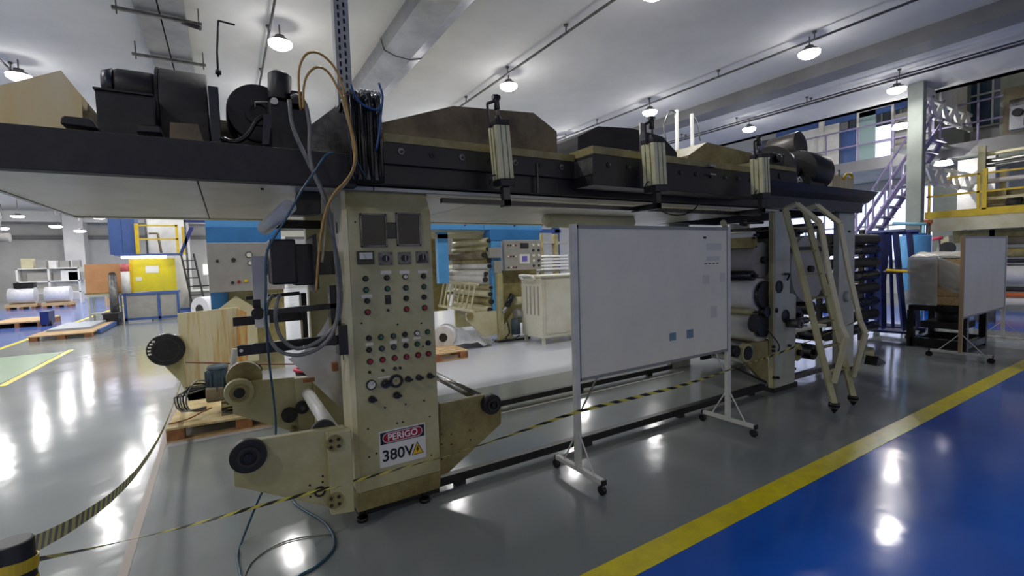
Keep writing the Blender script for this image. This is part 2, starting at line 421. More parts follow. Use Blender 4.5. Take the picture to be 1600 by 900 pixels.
M_far = None
for (p, lab) in (((-9.016, 34, 4.652), 'small ceiling lamp of the far left hall, lowest at the picture edge'), ((-7.615, 34, 4.142), 'small ceiling lamp of the far left hall, left of the pale column'), ((-7.05, 36, 4.047), 'small ceiling lamp of the far left hall, just right of the pale column'),
                 ((-5.131, 30, 4.296), 'small ceiling lamp of the far left hall, beside the blue enclosure'), ((-10.183, 36, 4.163), 'small ceiling lamp half cut by the left picture edge')):
    c = copy_tree(proto_lamp, loc=p, label=lab)
    for ch in list(c.children):
        if ch.type == 'LIGHT': bpy.data.objects.remove(ch)
    c.scale = (1.5, 1.5, (5.5-p[2])/0.3)
    for ch in c.children:
        if 'lens' in ch.name or 'housing' in ch.name: ch.scale.z = 0.3/(5.5-p[2])
for (p, lab) in (((15.9, 5.428, 4.932), 'glaring lamp beside the top of the violet stairs'), ((16.6, 4.727, 3.857), 'lamp under the mezzanine edge right of the concrete column')):
    t = T('wall_lamp', lab, 'lamp', p)
    MB().cyl((p[0], p[1], p[2]-0.05), (p[0], p[1], p[2]+0.05), 0.2, 0.16, n=20).build('lens', M_lamp, t)
    MB().cyl((p[0], p[1], p[2]+0.05), (p[0], p[1], p[2]+0.12), 0.16, 0.05, n=20).box(p[0], p[0]+0.9, p[1]-0.02, p[1]+0.02, p[2]+0.1, p[2]+0.14).build('housing_arm', M_steeld, t)
    lo = bpy.data.objects.new('lamp_light', bpy.data.lights['lamp beam'].copy()); lo.data.type = 'POINT'; lo.data.energy = LAMP_W; COL.objects.link(lo); lo.location = (-0.1, 0, -0.25); lo.parent = t
# ventilation duct between the conduits
t = T('ventilation_duct', 'wide flattened grey duct running up the ceiling behind the perforated post', 'duct', (2.9, 2, 5.3))
prof = [(2.55, 5.30), (2.72, 5.24), (3.0, 5.22), (3.2, 5.28), (3.28, 5.4), (3.28, 5.5), (2.5, 5.5)]
for k in range(8):
    y = 1+k*3.6
    MB().prism([(a+0.01*((k*7) % 3-1), z) for a, z in prof], 'y', y, y+3.58).build('duct_section', M_alu, t)
    MB().prism([(2.9+(a-2.9)*1.04, z-0.012) for a, z in prof], 'y', y+3.56, y+3.62).build('duct_collar', M_alu, t)
# second pair of ducts on trapeze bars (top left)
t = T('twin_duct', 'pair of grey ceiling channels on trapeze bars above the tall blower', 'duct', (-0.5, 6, 5.3))
MB().box(-0.9, -0.62, 5.0, 12.3, 5.32, 5.46).build('channel', M_alu, t)
MB().box(-0.6, -0.30, 5.0, 12.3, 5.32, 5.46).build('channel', M_alu, t)
for yy in (8.55, 10.2):
    MB().box(-1.15, -0.1, yy-0.025, yy+0.025, 5.26, 5.30).build('trapeze_bar', M_steeld, t)
    MB().cyl((-1.1, yy, 5.2), (-1.1, yy, 5.5), 0.01, n=6).build('hanger_rod', M_steeld, t)
    MB().cyl((-0.14, yy, 5.2), (-0.14, yy, 5.5), 0.01, n=6).build('hanger_rod', M_steeld, t)
MB().cyl((-0.35, 8.6, 5.28), (-0.12, 8.5, 5.2), 0.03, n=8).build('bracket', M_ink, t)
# perforated post that carries the cables down to the cabinet
t = T('perforated_cable_post', 'perforated grey steel channel coming down from the ceiling to the cable bundle', 'post', (0.66, 2.95, 2.56))
MB().box(0.632, 0.712, 2.95, 2.955, 2.56, 5.5).box(0.628, 0.633, 2.95, 3.02, 2.56, 5.5).build('channel', M_galv, t)
sl = bx('slot', M_blackg, t, 0.646, 0.657, 2.948, 2.9505, 2.60, 2.628)
for k in range(1, 60):
    copy_part(sl, (0, 0, 0.047*k)); 
for k in range(60):
    copy_part(sl, (0.032, 0, 0.047*k+0.02))
t = T('ceiling_gas_pipe', 'thin dark rod with a short arm standing above the tall black blower', 'pipe', (0.0, 3.1, 2.5))
MB().tube([(0.025, 3.3, 2.737), (0.027, 3.3, 2.885), (0.044, 3.3, 3.064)], 0.006, n=6, smooth=0).build('rod', M_ink, t)
MB().tube([(0.044, 3.3, 3.064), (0.128, 3.3, 3.058)], 0.006, n=6, smooth=0).build('arm', M_ink, t)
MB().cyl((0.026, 3.3, 2.752), (0.027, 3.3, 2.774), 0.016, n=8).build('clamp', M_ink, t)

# ================================================================ THE MACHINE
# ---------------------------------------------------------------- control cabinet
FY = 2.88
t = CAB = T('control_cabinet', 'tall cream control cabinet with rows of buttons and a PERIGO 380V sign', 'cabinet', (0.88, 3.0, 0))
MB().prism([(FY, 0.2), (FY, 1.925), (2.967, 2.085), (3.17, 2.085), (3.17, 0.2)], 'x', 0.628, 1.155).build('body', M_cream, t, bevel=0.006)
MB().box(0.603, 0.628, 2.902, 3.15, 0.22, 1.98).build('side_door', M_creamL, t)
MB().prism([(0.603, 2.902), (0.6285, 2.878), (0.6285, 2.902)], 'z', 0.2, 1.93).prism([(0.603, 2.902), (0.6285, 2.902), (0.6285, 3.15), (0.603, 3.15)], 'z', 1.98, 2.05).build('corner_edge', M_creamL, t)
bx('base_bar', M_blackg, t, 0.62, 1.16, 2.93, 3.0, 0.03, 0.09)
for z in (0.5, 1.0, 1.55, 1.8):
    MB().box(0.599, 0.6025, 3.05, 3.06, z, z+0.07).build('door_slot', M_ink, t)
MB().prism([(0.2, 2.90), (0.2, 3.15)], 'x', 0, 0) if 0 else None
MB().prism([(FY, 0.2), (FY+0.03, 0.07), (3.14, 0.07), (3.17, 0.2)], 'x', 0.61, 1.155).build('skirt', M_cream2, t)
MB().box(0.88, 0.888, 2.876, 2.882, 1.93, 2.08) if 0 else None
MB().prism([(0.80, 1.935), (0.806, 1.935), (0.786, 2.075), (0.780, 2.075)], 'y', 2.879, 2.883).build('scratch', M_lab, t) if 0 else None
for (x, y) in ((0.64, 2.93), (1.05, 2.93), (0.64, 3.12), (1.05, 3.12)):
    f = MB().cyl((x, y, 0), (x, y, 0.025), 0.035, n=12).cyl((x, y, 0.025), (x, y, 0.09), 0.018, n=10).build('foot', M_blackg, t)
# screens
def screen(x0, x1, z0, z1):
    fr = MB().box(x0, x1, FY-0.012, FY, z0, z0+0.012).box(x0, x1, FY-0.012, FY, z1-0.012, z1).box(x0, x0+0.012, FY-0.012, FY, z0, z1).box(x1-0.012, x1, FY-0.012, FY, z0, z1)
    f = fr.build('screen_frame', M_steeld, t, bevel=0.002)
    bx('screen', M_glassd, f, x0+0.012, x1-0.012, FY-0.006, FY-0.001, z0+0.012, z1-0.012)
a = (0.7, 1.707); b = (0.861, 1.91); screen(a[0], b[0], a[1], b[1])
a = (0.921, 1.713); b = (1.081, 1.92); screen(a[0], b[0], a[1], b[1])
a = (0.855, 1.759); b = (0.924, 1.859)
f = bx('recess_frame', M_ink, t, a[0], b[0], FY-0.004, FY, a[1], b[1]); bx('dark_window', M_blackg, f, a[0]+0.006, b[0]-0.006, FY-0.005, FY-0.003, a[1]+0.006, b[1]-0.006)
# square meters
a = (0.673, 1.605); b = (0.773, 1.684)
f = bx('voltmeter', M_blackg, t, a[0], b[0], FY-0.02, FY, a[1], b[1], bevel=0.002)
bx('meter_face', M_lab, f, a[0]+0.012, b[0]-0.012, FY-0.0215, FY-0.019, a[1]+0.03, b[1]-0.01)
MB().tube([((a[0]+b[0])/2, FY-0.0222, a[1]+0.032), ((a[0]+b[0])/2-0.015, FY-0.0222, b[1]-0.018)], 0.0012, n=4, smooth=0).build('needle', M_ink, f)
for (p, q) in (((0.804, 1.595), (0.89, 1.676)), ((0.925, 1.597), (1.01, 1.674)), ((1.042, 1.6), (1.128, 1.679))):
    f = bx('switch_plate', M_steeld, t, p[0], q[0], FY-0.006, FY, p[1], q[1], bevel=0.002)
    cx_, cz_ = (p[0]+q[0])/2, (p[1]+q[1])/2
    MB().cyl((cx_, FY-0.018, cz_), (cx_, FY-0.006, cz_), 0.02, n=16).build('rotary_knob', M_ink, f)
    bx('knob_grip', M_gpan, f, cx_-0.003, cx_+0.003, FY-0.023, FY-0.017, cz_-0.017, cz_+0.017)
    for sx in (-1, 1):
        for sz in (-1, 1): MB().cyl((cx_+sx*0.032, FY-0.009, cz_+sz*0.03), (cx_+sx*0.032, FY-0.006, cz_+sz*0.03), 0.004, n=8).build('screw', M_ink, f)
# last plate carries a small counter
bx('counter', M_blackg, f, cx_-0.02, cx_+0.02, FY-0.025, FY-0.02, cz_-0.03, cz_-0.012)
# push buttons: collar with a coloured cap
BTN = {}
def button(p, m, r=0.018):
    key = (m.name, r)
    if key not in BTN:
        c = MB().cyl((p[0], FY, p[1]), (p[0], FY-0.008, p[1]), r, n=16).build('button_collar', M_ink, t)
        MB().cyl((p[0], FY-0.008, p[1]), (p[0], FY-0.018, p[1]), r*0.72, r*0.62, n=16).build('button_cap', m, c)
        BTN[key] = (c, p)
    else:
        c, p0 = BTN[key]; copy_part(c, (p[0]-p0[0], 0, p[1]-p0[1]))
B_, G_, D_, R_, L_ = M_blackg, M_green, M_greend, M_red, M_lab
for p in [(0.718, 1.516), (0.848, 1.516), (1.088, 1.516), (0.721, 1.381), (0.966, 1.38), (1.086, 1.38), (0.72, 1.152), (0.947, 1.15), (0.718, 1.08), (0.95, 1.078), (1.101, 1.077)]: button((p[0], p[-1]), B_)
for p in [(0.718, 1.448), (0.848, 1.448), (1.088, 1.447), (0.794, 1.15), (1.1, 1.15), (1.026, 1.079)]: button((p[0], p[-1]), G_)
for p in [(0.967, 1.447), (0.873, 1.148), (0.797, 1.078), (0.872, 1.078)]: button((p[0], p[-1]), D_)
for p in [(0.966, 1.517), (1.027, 1.149)]: button((p[0], p[-1]), L_)
for p in [(0.721, 1.312), (0.966, 1.311), (1.087, 1.31), (0.72, 1.007), (0.798, 1.008), (0.874, 1.008), (0.951, 1.005), (1.029, 1.007), (1.1, 1.006)]: button((p[0], p[-1]), R_, 0.019)
for p in [(0.874, 0.94)]: button((p[0], p[-1]), D_, 0.012)
for p in [(0.846, 1.314), (0.715, 0.942), (0.797, 0.941), (0.907, 0.94)]: button((p[0], p[-1]), B_, 0.009)
# black selector knobs with grips
def knob(p, r):
    c = MB().cyl((p[0], FY, p[1]), (p[0], FY-0.006, p[1]), r*1.25, n=18).build('knob_ring', M_steeld, t)
    MB().cyl((p[0], FY-0.006, p[1]), (p[0], FY-0.035, p[1]), r, r*0.85, n=16).box(p[0]-r*1.2, p[0]+r*1.2, FY-0.043, FY-0.033, p[1]-r*0.35, p[1]+r*0.35).build('selector_knob', M_blackg, c)
for p in [(0.809, 0.854)]: knob((p[0], p[-1]), 0.024)
for p in [(0.955, 0.861), (1.027, 0.86), (1.103, 0.859)]: knob((p[0], p[-1]), 0.017)
for p in [(0.721, 0.772), (0.877, 0.77)]: knob((p[0], p[-1]), 0.019)
p = (0.72, 0.863)
f = MB().ring((p[0], FY, p[1]), (0, -1, 0), 0.025, 0.031, 0.016).build('pressure_gauge', M_blackg, t)
MB().cyl((p[0], FY, p[1]), (p[0], FY-0.01, p[1]), 0.026, n=20).build('gauge_dial', M_lab, f)
MB().tube([(p[0], FY-0.0115, p[1]), (p[0]+0.014, FY-0.0115, p[1]+0.012)], 0.0012, n=4, smooth=0).build('needle', M_ink, f)
p = (0.876, 0.863)
f = MB().ring((p[0], FY, p[1]), (0, -1, 0), 0.027, 0.042, 0.02).build('ring_gauge', M_blackg, t)
MB().cyl((p[0], FY, p[1]), (p[0], FY-0.008, p[1]), 0.028, n=20).build('gauge_dial', M_cream, f)
MB().cyl((p[0], FY-0.008, p[1]), (p[0], FY-0.012, p[1]), 0.007, n=10).build('gauge_hub', M_cream2, f)
a = (0.831, 1.352); b = (0.866, 1.409)
f = bx('rocker_switch', M_blackg, t, a[0], b[0], FY-0.008, FY, a[1], b[1], bevel=0.002); bx('rocker', M_ink, f, a[0]+.006, b[0]-.006, FY-0.012, FY-0.007, a[1]+.01, b[1]-.02)
# paper labels (blank lines of faded print)
for (p, q) in zip([(0.813, 1.539), (0.932, 1.535), (1.052, 1.536), (0.689, 1.4), (0.701, 1.105), (0.848, 1.098), (0.927, 1.103), (1.003, 1.109), (0.765, 0.891)],
                  [(0.878, 1.561), (0.998, 1.558), (1.119, 1.554), (0.754, 1.42), (0.746, 1.122), (0.894, 1.119), (0.972, 1.124), (1.052, 1.125), (0.839, 0.9)]):
    bx('paper_label', M_lab, t, p[0], q[0], FY-0.0015, FY, p[-1], q[-1])
# drilled holes and screws
sc0 = None
for p in [(0.682, 1.247), (0.903, 1.218), (1.06, 1.211), (0.674, 1.858), (0.799, 0.703), (0.933, 0.7), (1.058, 0.7), (1.092, 0.586), (0.872, 0.588), (0.91, 0.588), (0.689, 0.59), (0.688, 0.414), (0.734, 0.426), (0.904, 0.329), (1.092, 0.326), (1.066, 1.059)]:
    if sc0 is None: sc0 = MB().cyl((p[0], FY, p[-1]), (p[0], FY-0.002, p[-1]), 0.006, n=8).build('drilled_hole', M_blackg, t); sp0 = p
    else: copy_part(sc0, (p[0]-sp0[0], 0, p[-1]-sp0[-1]))
# the danger sign
sx0, sx1, sz0, sz1 = 0.752, 1.056, 0.325, 0.555
f = bx('danger_sign', M_white, t, sx0, sx1, FY-0.004, FY, sz0, sz1, label='white danger sign reading PERIGO 380V')
M_sblk = mat('sign black', (20, 20, 26), rough=0.35); M_sred = mat('sign red', (158, 26, 44), rough=0.35); M_sw = mat('sign white', (232, 232, 235), rough=0.35); M_sy = mat('sign yellow', (232, 186, 40), rough=0.35)
bx('sign_header', M_sblk, f, sx0+0.008, sx1-0.008, FY-0.005, FY-0.004, sz1-0.084, sz1-0.008)
def rounded(x0, x1, z0, z1, n=10):
    r = (z1-z0)/2; pts = []
    for k in range(n+1): a = -PI/2+PI*k/n; pts.append((x1-r+math.cos(a)*r, z0+r+math.sin(a)*r))
    for k in range(n+1): a = PI/2+PI*k/n; pts.append((x0+r+math.cos(a)*r, z0+r+math.sin(a)*r))
    return pts
MB().prism(rounded(sx0+0.022, sx1-0.022, sz1-0.078, sz1-0.014), 'y', FY-0.0055, FY-0.005).build('sign_border', M_sw, f)
MB().prism(rounded(sx0+0.026, sx1-0.026, sz1-0.074, sz1-0.018), 'y', FY-0.006, FY-0.0055).build('sign_oval', M_sred, f)
text_part('PERIGO', 0.058, M_sw, f, (sx0+sx1)/2, FY-0.0065, sz1-0.047, sx=1.0)
text_part('380V', 0.098, M_sblk, f, sx0+0.117, FY-0.005, sz0+0.068)
tx, tz = sx1-0.058, sz0+0.07
MB().prism([(tx-0.041, tz-0.036), (tx+0.041, tz-0.036), (tx, tz+0.046)], 'y', FY-0.005, FY-0.004).build('triangle_border', M_sblk, f)
MB().prism([(tx-0.034, tz-0.032), (tx+0.034, tz-0.032), (tx, tz+0.037)], 'y', FY-0.0055, FY-0.005).build('warning_triangle', M_sy, f)
MB().prism([(tx+0.004, tz+0.02), (tx-0.013, tz-0.006), (tx-0.002, tz-0.006), (tx-0.006, tz-0.026), (tx+0.012, tz+0.001), (tx+0.001, tz+0.001), (tx+0.008, tz+0.02)], 'y', FY-0.006, FY-0.0055).build('lightning_bolt', M_sblk, f)

# ---------------------------------------------------------------- unwind stand: far column, arms, rollers, black bars
t = T('unwind_stand', 'cream unwind stand with angled arm plates, hubs and black cross bars around the control cabinet', 'machine frame', (0.7, 3.6, 0))
MB().box(0.6, 0.95, 4.36, 4.46, 0.0, 2.05).build('far_column', M_cream, t, bevel=0.005)
MB().box(0.64, 1.14, 3.18, 3.26, 0.0, 2.05).build('near_column', M_cream2, t)
# near-left arm
arm = MB().prism([(-0.027, 0.629), (0.023, 0.676), (0.54, 0.649), (0.583, 0.613), (0.56, 0.156), (0.42, 0.2), (-0.029, 0.447)], 'y', 2.84, 2.885).build('arm_plate', M_cream, t, bevel=0.004)
MB().prism([(0.436, 0.644), (0.567, 0.638), (0.565, 0.15), (0.436, 0.168)], 'y', 2.78, 2.838).build('clamp_block', M_cream, t, bevel=0.004)
for (px, pz) in [(0.473, 0.586), (0.459, 0.25)]:
    c = MB().cyl((px, 2.78, pz), (px, 2.772, pz), 0.047, n=22).build('bolt_flange', M_cream2, t)
    for sx, sz in ((-1, -1), (-1, 1), (1, -1), (1, 1)):
        MB().cyl((px+sx*0.021, 2.772, pz+sz*0.02), (px+sx*0.021, 2.766, pz+sz*0.02), 0.010, n=8).build('socket_bolt', M_ink, c)
def hub(c, r, d=(0, -1, 0), m=M_black, h=0.05):
    c = Vector(c); d = Vector(d)
    o = MB().cyl(c, c+d*h, r, n=28).build('hub_disc', m, t, bevel=0.004)
    MB().ring(c+d*h, d, r*0.45, r*0.62, 0.012).build('hub_ring', M_ink, o)
    MB().cyl(c+d*h, c+d*(h+0.02), r*0.25, n=14).build('hub_bore', M_blackg, o)
    return o
q = (0.044, 2.8, 0.608); hub((q[0], 2.84, q[2]), 0.089)
q = (0.438, 2.86, 0.614); MB().cyl((q[0], 2.89, q[2]), (q[0], 2.93, q[2]), 0.075, n=24).build('rear_disc', M_ink, t)
q = (0.39, 2.84, 0.298); MB().ring((q[0], 2.84, q[2]), (0, -1, 0), 0.02, 0.032, 0.004).build('bore_ring', M_ink, t)
for (px, pz) in [(0.338, 0.351), (0.407, 0.35), (0.338, 0.283), (0.409, 0.384)]:
    MB().cyl((px, 2.84, pz), (px, 2.837, pz), 0.006, n=8).build('drilled_hole', M_blackg, t)
# far-left arm
MB().prism([(-0.019, 0.448), (-0.013, 0.634), (0.057, 0.695), (0.491, 0.669), (0.591, 0.647), (0.579, 0.204), (0.445, 0.188)], 'y', 4.28, 4.32).build('arm_plate', M_cream, t, bevel=0.004)
MB().prism([(0.435, 0.671), (0.565, 0.667), (0.562, 0.228), (0.445, 0.209)], 'y', 4.23, 4.279).build('clamp_block', M_cream, t, bevel=0.004)
q = (0.033, 4.2, 0.628)
c = MB().cyl((q[0], 4.28, q[2]), (q[0], 4.20, q[2]), 0.105, n=28).build('hub_pulley', M_cream, t, bevel=0.006)
MB().ring((q[0], 4.20, q[2]), (0, -1, 0), 0.05, 0.07, 0.02).build('pulley_ring', M_cream2, c)
MB().cyl((q[0], 4.20, q[2]), (q[0], 4.19, q[2]), 0.04, n=14).build('pulley_bore', M_blackg, c)
q = (0.077, 4.35, 0.713); MB().cyl((q[0], 4.33, q[2]), (q[0], 4.40, q[2]), 0.13, n=28).build('hub_pulley', M_yel if 0 else M_cream2, t, bevel=0.006)
q = (0.478, 4.22, 0.425); c = MB().cyl((q[0], 4.23, q[2]), (q[0], 4.19, q[2]), 0.052, n=18).build('bearing_cap', M_ink, t); MB().cyl((q[0], 4.19, q[2]), (q[0], 4.18, q[2]), 0.02, n=10).build('cap_nut', M_steeld, c)
q = (0.38, 4.25, 0.371); MB().cyl((q[0], 4.27, q[2]), (q[0], 4.22, q[2]), 0.06, n=18).build('bearing_cap', M_ink, t)
# right lower arm and its roller
MB().prism([(1.202, 0.63), (1.542, 0.633), (1.685, 0.568), (1.678, 0.39), (1.238, 0.13), (1.18, 0.132)], 'y', 2.96, 3.0).build('arm_plate', M_cream2, t, bevel=0.004)
q = (1.581, 2.93, 0.567); hub((q[0], 2.96, q[2]), 0.072, h=0.06)
q2 = q
MB().cyl((q[0]-0.03, 3.0, q[2]+0.02), (q[0]-0.03, 4.38, q[2]+0.02), 0.035, n=16).build('roller', M_steel, t)
MB().prism([(0.9, 0.3), (1.75, 0.62), (1.75, 0.72), (1.0, 0.72)], 'y', 4.38, 4.42).build('arm_plate', M_cream2, t)
for (px, pz) in [(1.203, 0.419), (1.275, 0.403), (1.2, 0.348), (1.272, 0.331), (1.419, 0.399), (1.421, 0.328), (1.196, 0.245)]:
    MB().cyl((px, 2.96, pz), (px, 2.957, pz), 0.006, n=8).build('drilled_hole', M_blackg, t)
# floor rails to the far end of the machine
# rollers between the two sides
q = (0.526, 3.6, 0.556)
MB().cyl((q[0], 2.95, q[2]-0.02), (q[0], 4.3, q[2]-0.02), 0.046, n=20).build('roller', M_white, t, label='white roller')
q = (0.354, 4.1, 0.343); MB().cyl((q[0]+0.05, 2.9, q[2]-0.1), (q[0]+0.05, 4.25, q[2]-0.1), 0.03, n=14).build('roller', M_cream2, t)
# black cross bars
def xbar(a, b, y, h, name='cross_bar'):
    return MB().prism([(a[0], a[1]-h/2), (b[0], b[1]-h/2), (b[0], b[1]+h/2), (a[0], a[1]+h/2)], 'y', y-0.02, y+0.02).build(name, M_blackg, t, bevel=0.003)
c = xbar((0.027, 1.152), (0.565, 1.154), 2.95, 0.058)
q = (0.045, 1.153); MB().cyl((q[0], 2.93, q[1]), (q[0], 2.925, q[1]), 0.009, n=10).build('bar_hole', M_lab, c)
xbar((0.128, 1.336), (0.589, 1.349), 3.1, 0.035)
c = xbar((0.022, 1.18), (0.543, 1.185), 4.3, 0.07)
xbar((0.118, 1.368), (0.506, 1.384), 4.2, 0.03)
q = (0.142, 3.06, 1.341); MB().cyl((q[0], 3.02, q[2]), (q[0], 3.08, q[2]), 0.035, n=18).build('bar_knob', M_blackg, t)
q = (0.145, 3.1, 1.417); bx('bar_hanger', M_blackg, t, q[0]-0.025, q[0]+0.015, 3.08, 3.12, q[2]-0.09, q[2])
q = (0.534, 4.2, 1.264); bx('bar_end_plate', M_blackg, t, q[0]-0.02, q[0]+0.02, 4.18, 4.32, q[2]-0.35, q[2]+0.12)
for (py, hh) in ((2.95, 0.1),):
    q = (0.569, 2.95, 1.153); bx('bar_foot', M_blackg, t, q[0]-0.02, 0.6, 2.9, 3.0, q[2]-0.09, q[2]+0.09)
q = (0.594, 3.1, 1.377); bx('bar_foot', M_blackg, t, q[0]-0.05, 0.6, 3.08, 3.16, q[2]-0.28, q[2]+0.10)
# web guide motor box on a black bracket
a = (0.223, 1.499); b = (0.362, 1.767)
bx('motor_box', M_black, t, a[0], b[0], 3.05, 3.3, a[1], b[1], bevel=0.012)
a = (0.351, 1.488); b = (0.477, 1.759)
bx('motor_flange', M_black, t, a[0], b[0], 3.08, 3.26, a[1], b[1]-0.02, bevel=0.006)
MB().prism([(0.452, 1.773), (0.475, 1.797), (0.476, 1.467), (0.453, 1.444)], 'y', 3.02, 3.3).build('motor_back_plate', M_ink, t)
a = (0.462, 1.546); b = (0.63, 1.694)
bx('motor_bracket', M_blackg, t, a[0], 0.6, 3.1, 3.16, a[1], b[1])
bx('guide_strip', M_white, t, *(lambda a, b: (a[0], b[0], 3.32, 3.34, a[1], b[1]))((0.136, 1.227), (0.217, 1.675)), label='white upright strip')
MB().cyl((0.218, 3.3, 1.846), (0.334, 3, 1.955), 0.042, n=18).build('tube_roller', M_white, t, label='silver tube end')
MB().prism([(0.279, 1.96), (0.381, 1.991), (0.404, 2.08), (0.524, 2.087), (0.515, 1.921), (0.405, 1.911), (0.3, 1.912)], 'y', 3.06, 3.2).build('upper_bracket', M_black, t, bevel=0.004)
bx('upper_bar', M_blackg, t, *(lambda a, b: (a[0], b[0], 3.9, 3.95, a[1], b[1]))((0.254, 1.892), (0.649, 1.956)))
# loose end of the paper web hanging through the stand
web = []
rows = [[(521,483), (527,500), (531,520), (533,541)], [(506,510), (515,525), (524,540), (534,560)], [(475,548), (495,556), (515,567), (535,580)], [(449,562), (478,580), (508,598), (535,612)], [(466,578), (490,598), (514,620), (535,640)]]
WEB_Y = [3.5, 3.55, 3.62, 3.7, 3.72]
web = [[(0.629, 3.5, 1.292), (0.647, 3.5, 1.212), (0.664, 3.5, 1.118), (0.677, 3.5, 1.019)], [(0.556, 3.52, 1.15), (0.6, 3.52, 1.085), (0.641, 3.52, 1.016), (0.68, 3.52, 0.926)], [(0.439, 3.58, 1.004), (0.522, 3.58, 0.956), (0.606, 3.58, 0.893), (0.692, 3.58, 0.818)], [(0.341, 3.66, 0.945), (0.453, 3.66, 0.83), (0.58, 3.66, 0.724), (0.7, 3.66, 0.645)], [(0.42, 3.66, 0.854), (0.509, 3.66, 0.735), (0.602, 3.66, 0.618), (0.693, 3.66, 0.512)]]
MB().sheet(web, 0.004).build('hanging_web', M_paper, t, label='creased white paper web')
q = (0.472, 3.6, 0.778); bx('web_tape', M_woodd, t, q[0]-0.05, q[0]+0.03, 3.6, 3.62, q[2]-0.01, q[2]+0.018)
q = (0.606, 3.3, 0.915); bx('rust_bracket', M_woodd, t, q[0]-0.035, 0.61, 3.28, 3.32, q[2]-0.025, q[2]+0.03)

for (y, x0, lab) in ((3.02, 1.16, 'near black floor rail between control cabinet and winder frame'), (4.32, 0.96, 'far black floor rail running behind the whiteboard')):
    tr = T('floor_rail', lab, 'rail', (3.2, y, 0))
    MB().box(x0, 5.18, y-0.03, y+0.03, 0.035, 0.095).build('rail_bar', M_black, tr)
    for k in range(4): MB().box(x0+0.15+1.2*k, x0+0.23+1.2*k, y-0.025, y+0.025, 0, 0.035).build('rail_pad', M_ink, tr)
# ---------------------------------------------------------------- drying oven (hood, side beams, underside)
t = OVEN = T('drying_oven', 'long overhead drying oven with black side beam and brown hoods spanning the machine', 'machine', (2.5, 3.9, 2.06))
bx('side_beam', M_ink, t, -1.0, 0.68, 2.82, 2.9, 2.055, 2.245, bevel=0.004)
bx('lower_beam', M_black, t, 0.68, 4.95, 2.84, 2.92, 2.085, 2.21, bevel=0.004)
bx('upper_panel', M_black, t, 0.68, 2.34, 2.81, 2.84, 2.205, 2.335, bevel=0.003)
bx('upper_panel', M_black, t, 2.31, 4.4, 2.60, 2.84, 2.13, 2.355, bevel=0.003)
bx('cream_rail', M_cream2, t, 0.86, 2.31, 2.81, 2.87, 2.336, 2.388, bevel=0.002)
bx('cream_rail', M_cream2, t, 2.31, 4.5, 2.60, 2.87, 2.356, 2.412, bevel=0.002)
bx('panel_seam', M_steeld, t, 2.305, 2.309, 2.605, 2.835, 2.21, 2.33)
bx('panel_edge', M_blackg, t, 1.95, 1.965, 2.80, 2.809, 2.08, 2.30)
bo = None
for i in range(7):
    x = 0.95+0.205*i
    c = MB().cyl((x, 2.81, 2.285), (x, 2.802, 2.285), 0.022, n=6).build('bolt_plate', M_steeld if i % 2 == 0 else M_ink, t)
    MB().cyl((x+0.004, 2.802, 2.283), (x+0.004, 2.794, 2.283), 0.009, n=8).build('bolt', M_ink, c)
for i in range(10):
    x = 2.46+0.2*i
    c = MB().cyl((x, 2.60, 2.285), (x, 2.592, 2.285), 0.022, n=6).build('bolt_plate', M_ink, t)
    MB().cyl((x+0.004, 2.592, 2.283), (x+0.004, 2.584, 2.283), 0.009, n=8).build('bolt', M_steeld, c)
bx('clip', M_steel, t, 3.60, 3.68, 2.56, 2.60, 2.355, 2.375); bx('clip', M_steel, t, 3.60, 3.68, 2.56, 2.60, 2.285, 2.298)
# ledge and white underside panels
MB().box(1.15, 4.95, 2.92, 3.0, 2.04, 2.075).build('cream_ledge', M_creamL, t)
MU = mat('scuffed white sheet metal', (206, 203, 188), (176, 170, 146), rough=0.35, scale=1.6, bump=0.1, bscale=3, lo=0.45, hi=0.8)
xs = [-1.0, -0.1, 0.8, 1.7, 2.6, 3.5, 4.4, 5.3]
for a_, b_ in zip(xs[:-1], xs[1:]):
    bx('underside_panel', MU, t, a_+0.004, b_-0.004, 2.9, 4.96, 2.055+0.004*((a_*10) % 2 > 1), 2.075)
bx('edge_trim', M_blackg, t, -1.02, -0.995, 2.9, 5.0, 2.05, 2.085)
bx('rear_beam', M_creamL, t, -1.0, 5.3, 4.96, 5.04, 2.045, 2.35)
bx('core', M_ink, t, -0.98, 4.95, 2.93, 4.94, 2.08, 2.23)
bx('core', M_brown, t, 0.75, 4.95, 2.88, 4.94, 2.232, 2.40)
for i in range(9): MB().cyl((0.2+0.45*i, 3.0, 2.05), (0.2+0.45*i, 3.0, 2.04), 0.008, n=8).build('rivet', M_ink, t)
# lower black slide bar under the right hand side
bx('slide_bar', M_blackg, t, 1.14, 4.5, 2.64, 2.68, 1.962, 1.992)
# hoods
MB().prism([(0.90, 2.40), (0.92, 2.53), (1.45, 2.716), (2.145, 2.762), (2.37, 2.644), (2.374, 2.40)], 'y', 3.1, 4.8).build('hood', M_brown, t, bevel=0.004)
MB().prism([(2.585, 2.40), (2.591, 2.627), (2.822, 2.74), (3.225, 2.772), (3.634, 2.743), (3.844, 2.611), (3.844, 2.40)], 'y', 3.1, 4.8).build('hood', M_ink, t, bevel=0.004)
MB().prism([(3.90, 2.40), (4.02, 2.60), (4.311, 2.759), (5.12, 2.72), (5.12, 2.40)], 'y', 3.1, 4.8).build('hood', M_cream2, t, bevel=0.004)
MB().prism([(3.72, 2.62), (3.9, 2.62), (4.5, 2.80), (4.2, 2.80)], 'y', 4.0, 4.82).build('hood', M_creamL, t)
MB().box(3.18, 3.28, 3.3, 3.4, 2.77, 2.80).build('hood_cap', M_ink, t)
M_sheety = mat('yellowed plywood hood', (232, 220, 182), (228, 198, 128), rough=0.6, scale=1.1, stretch=(2, 2, 0.4))
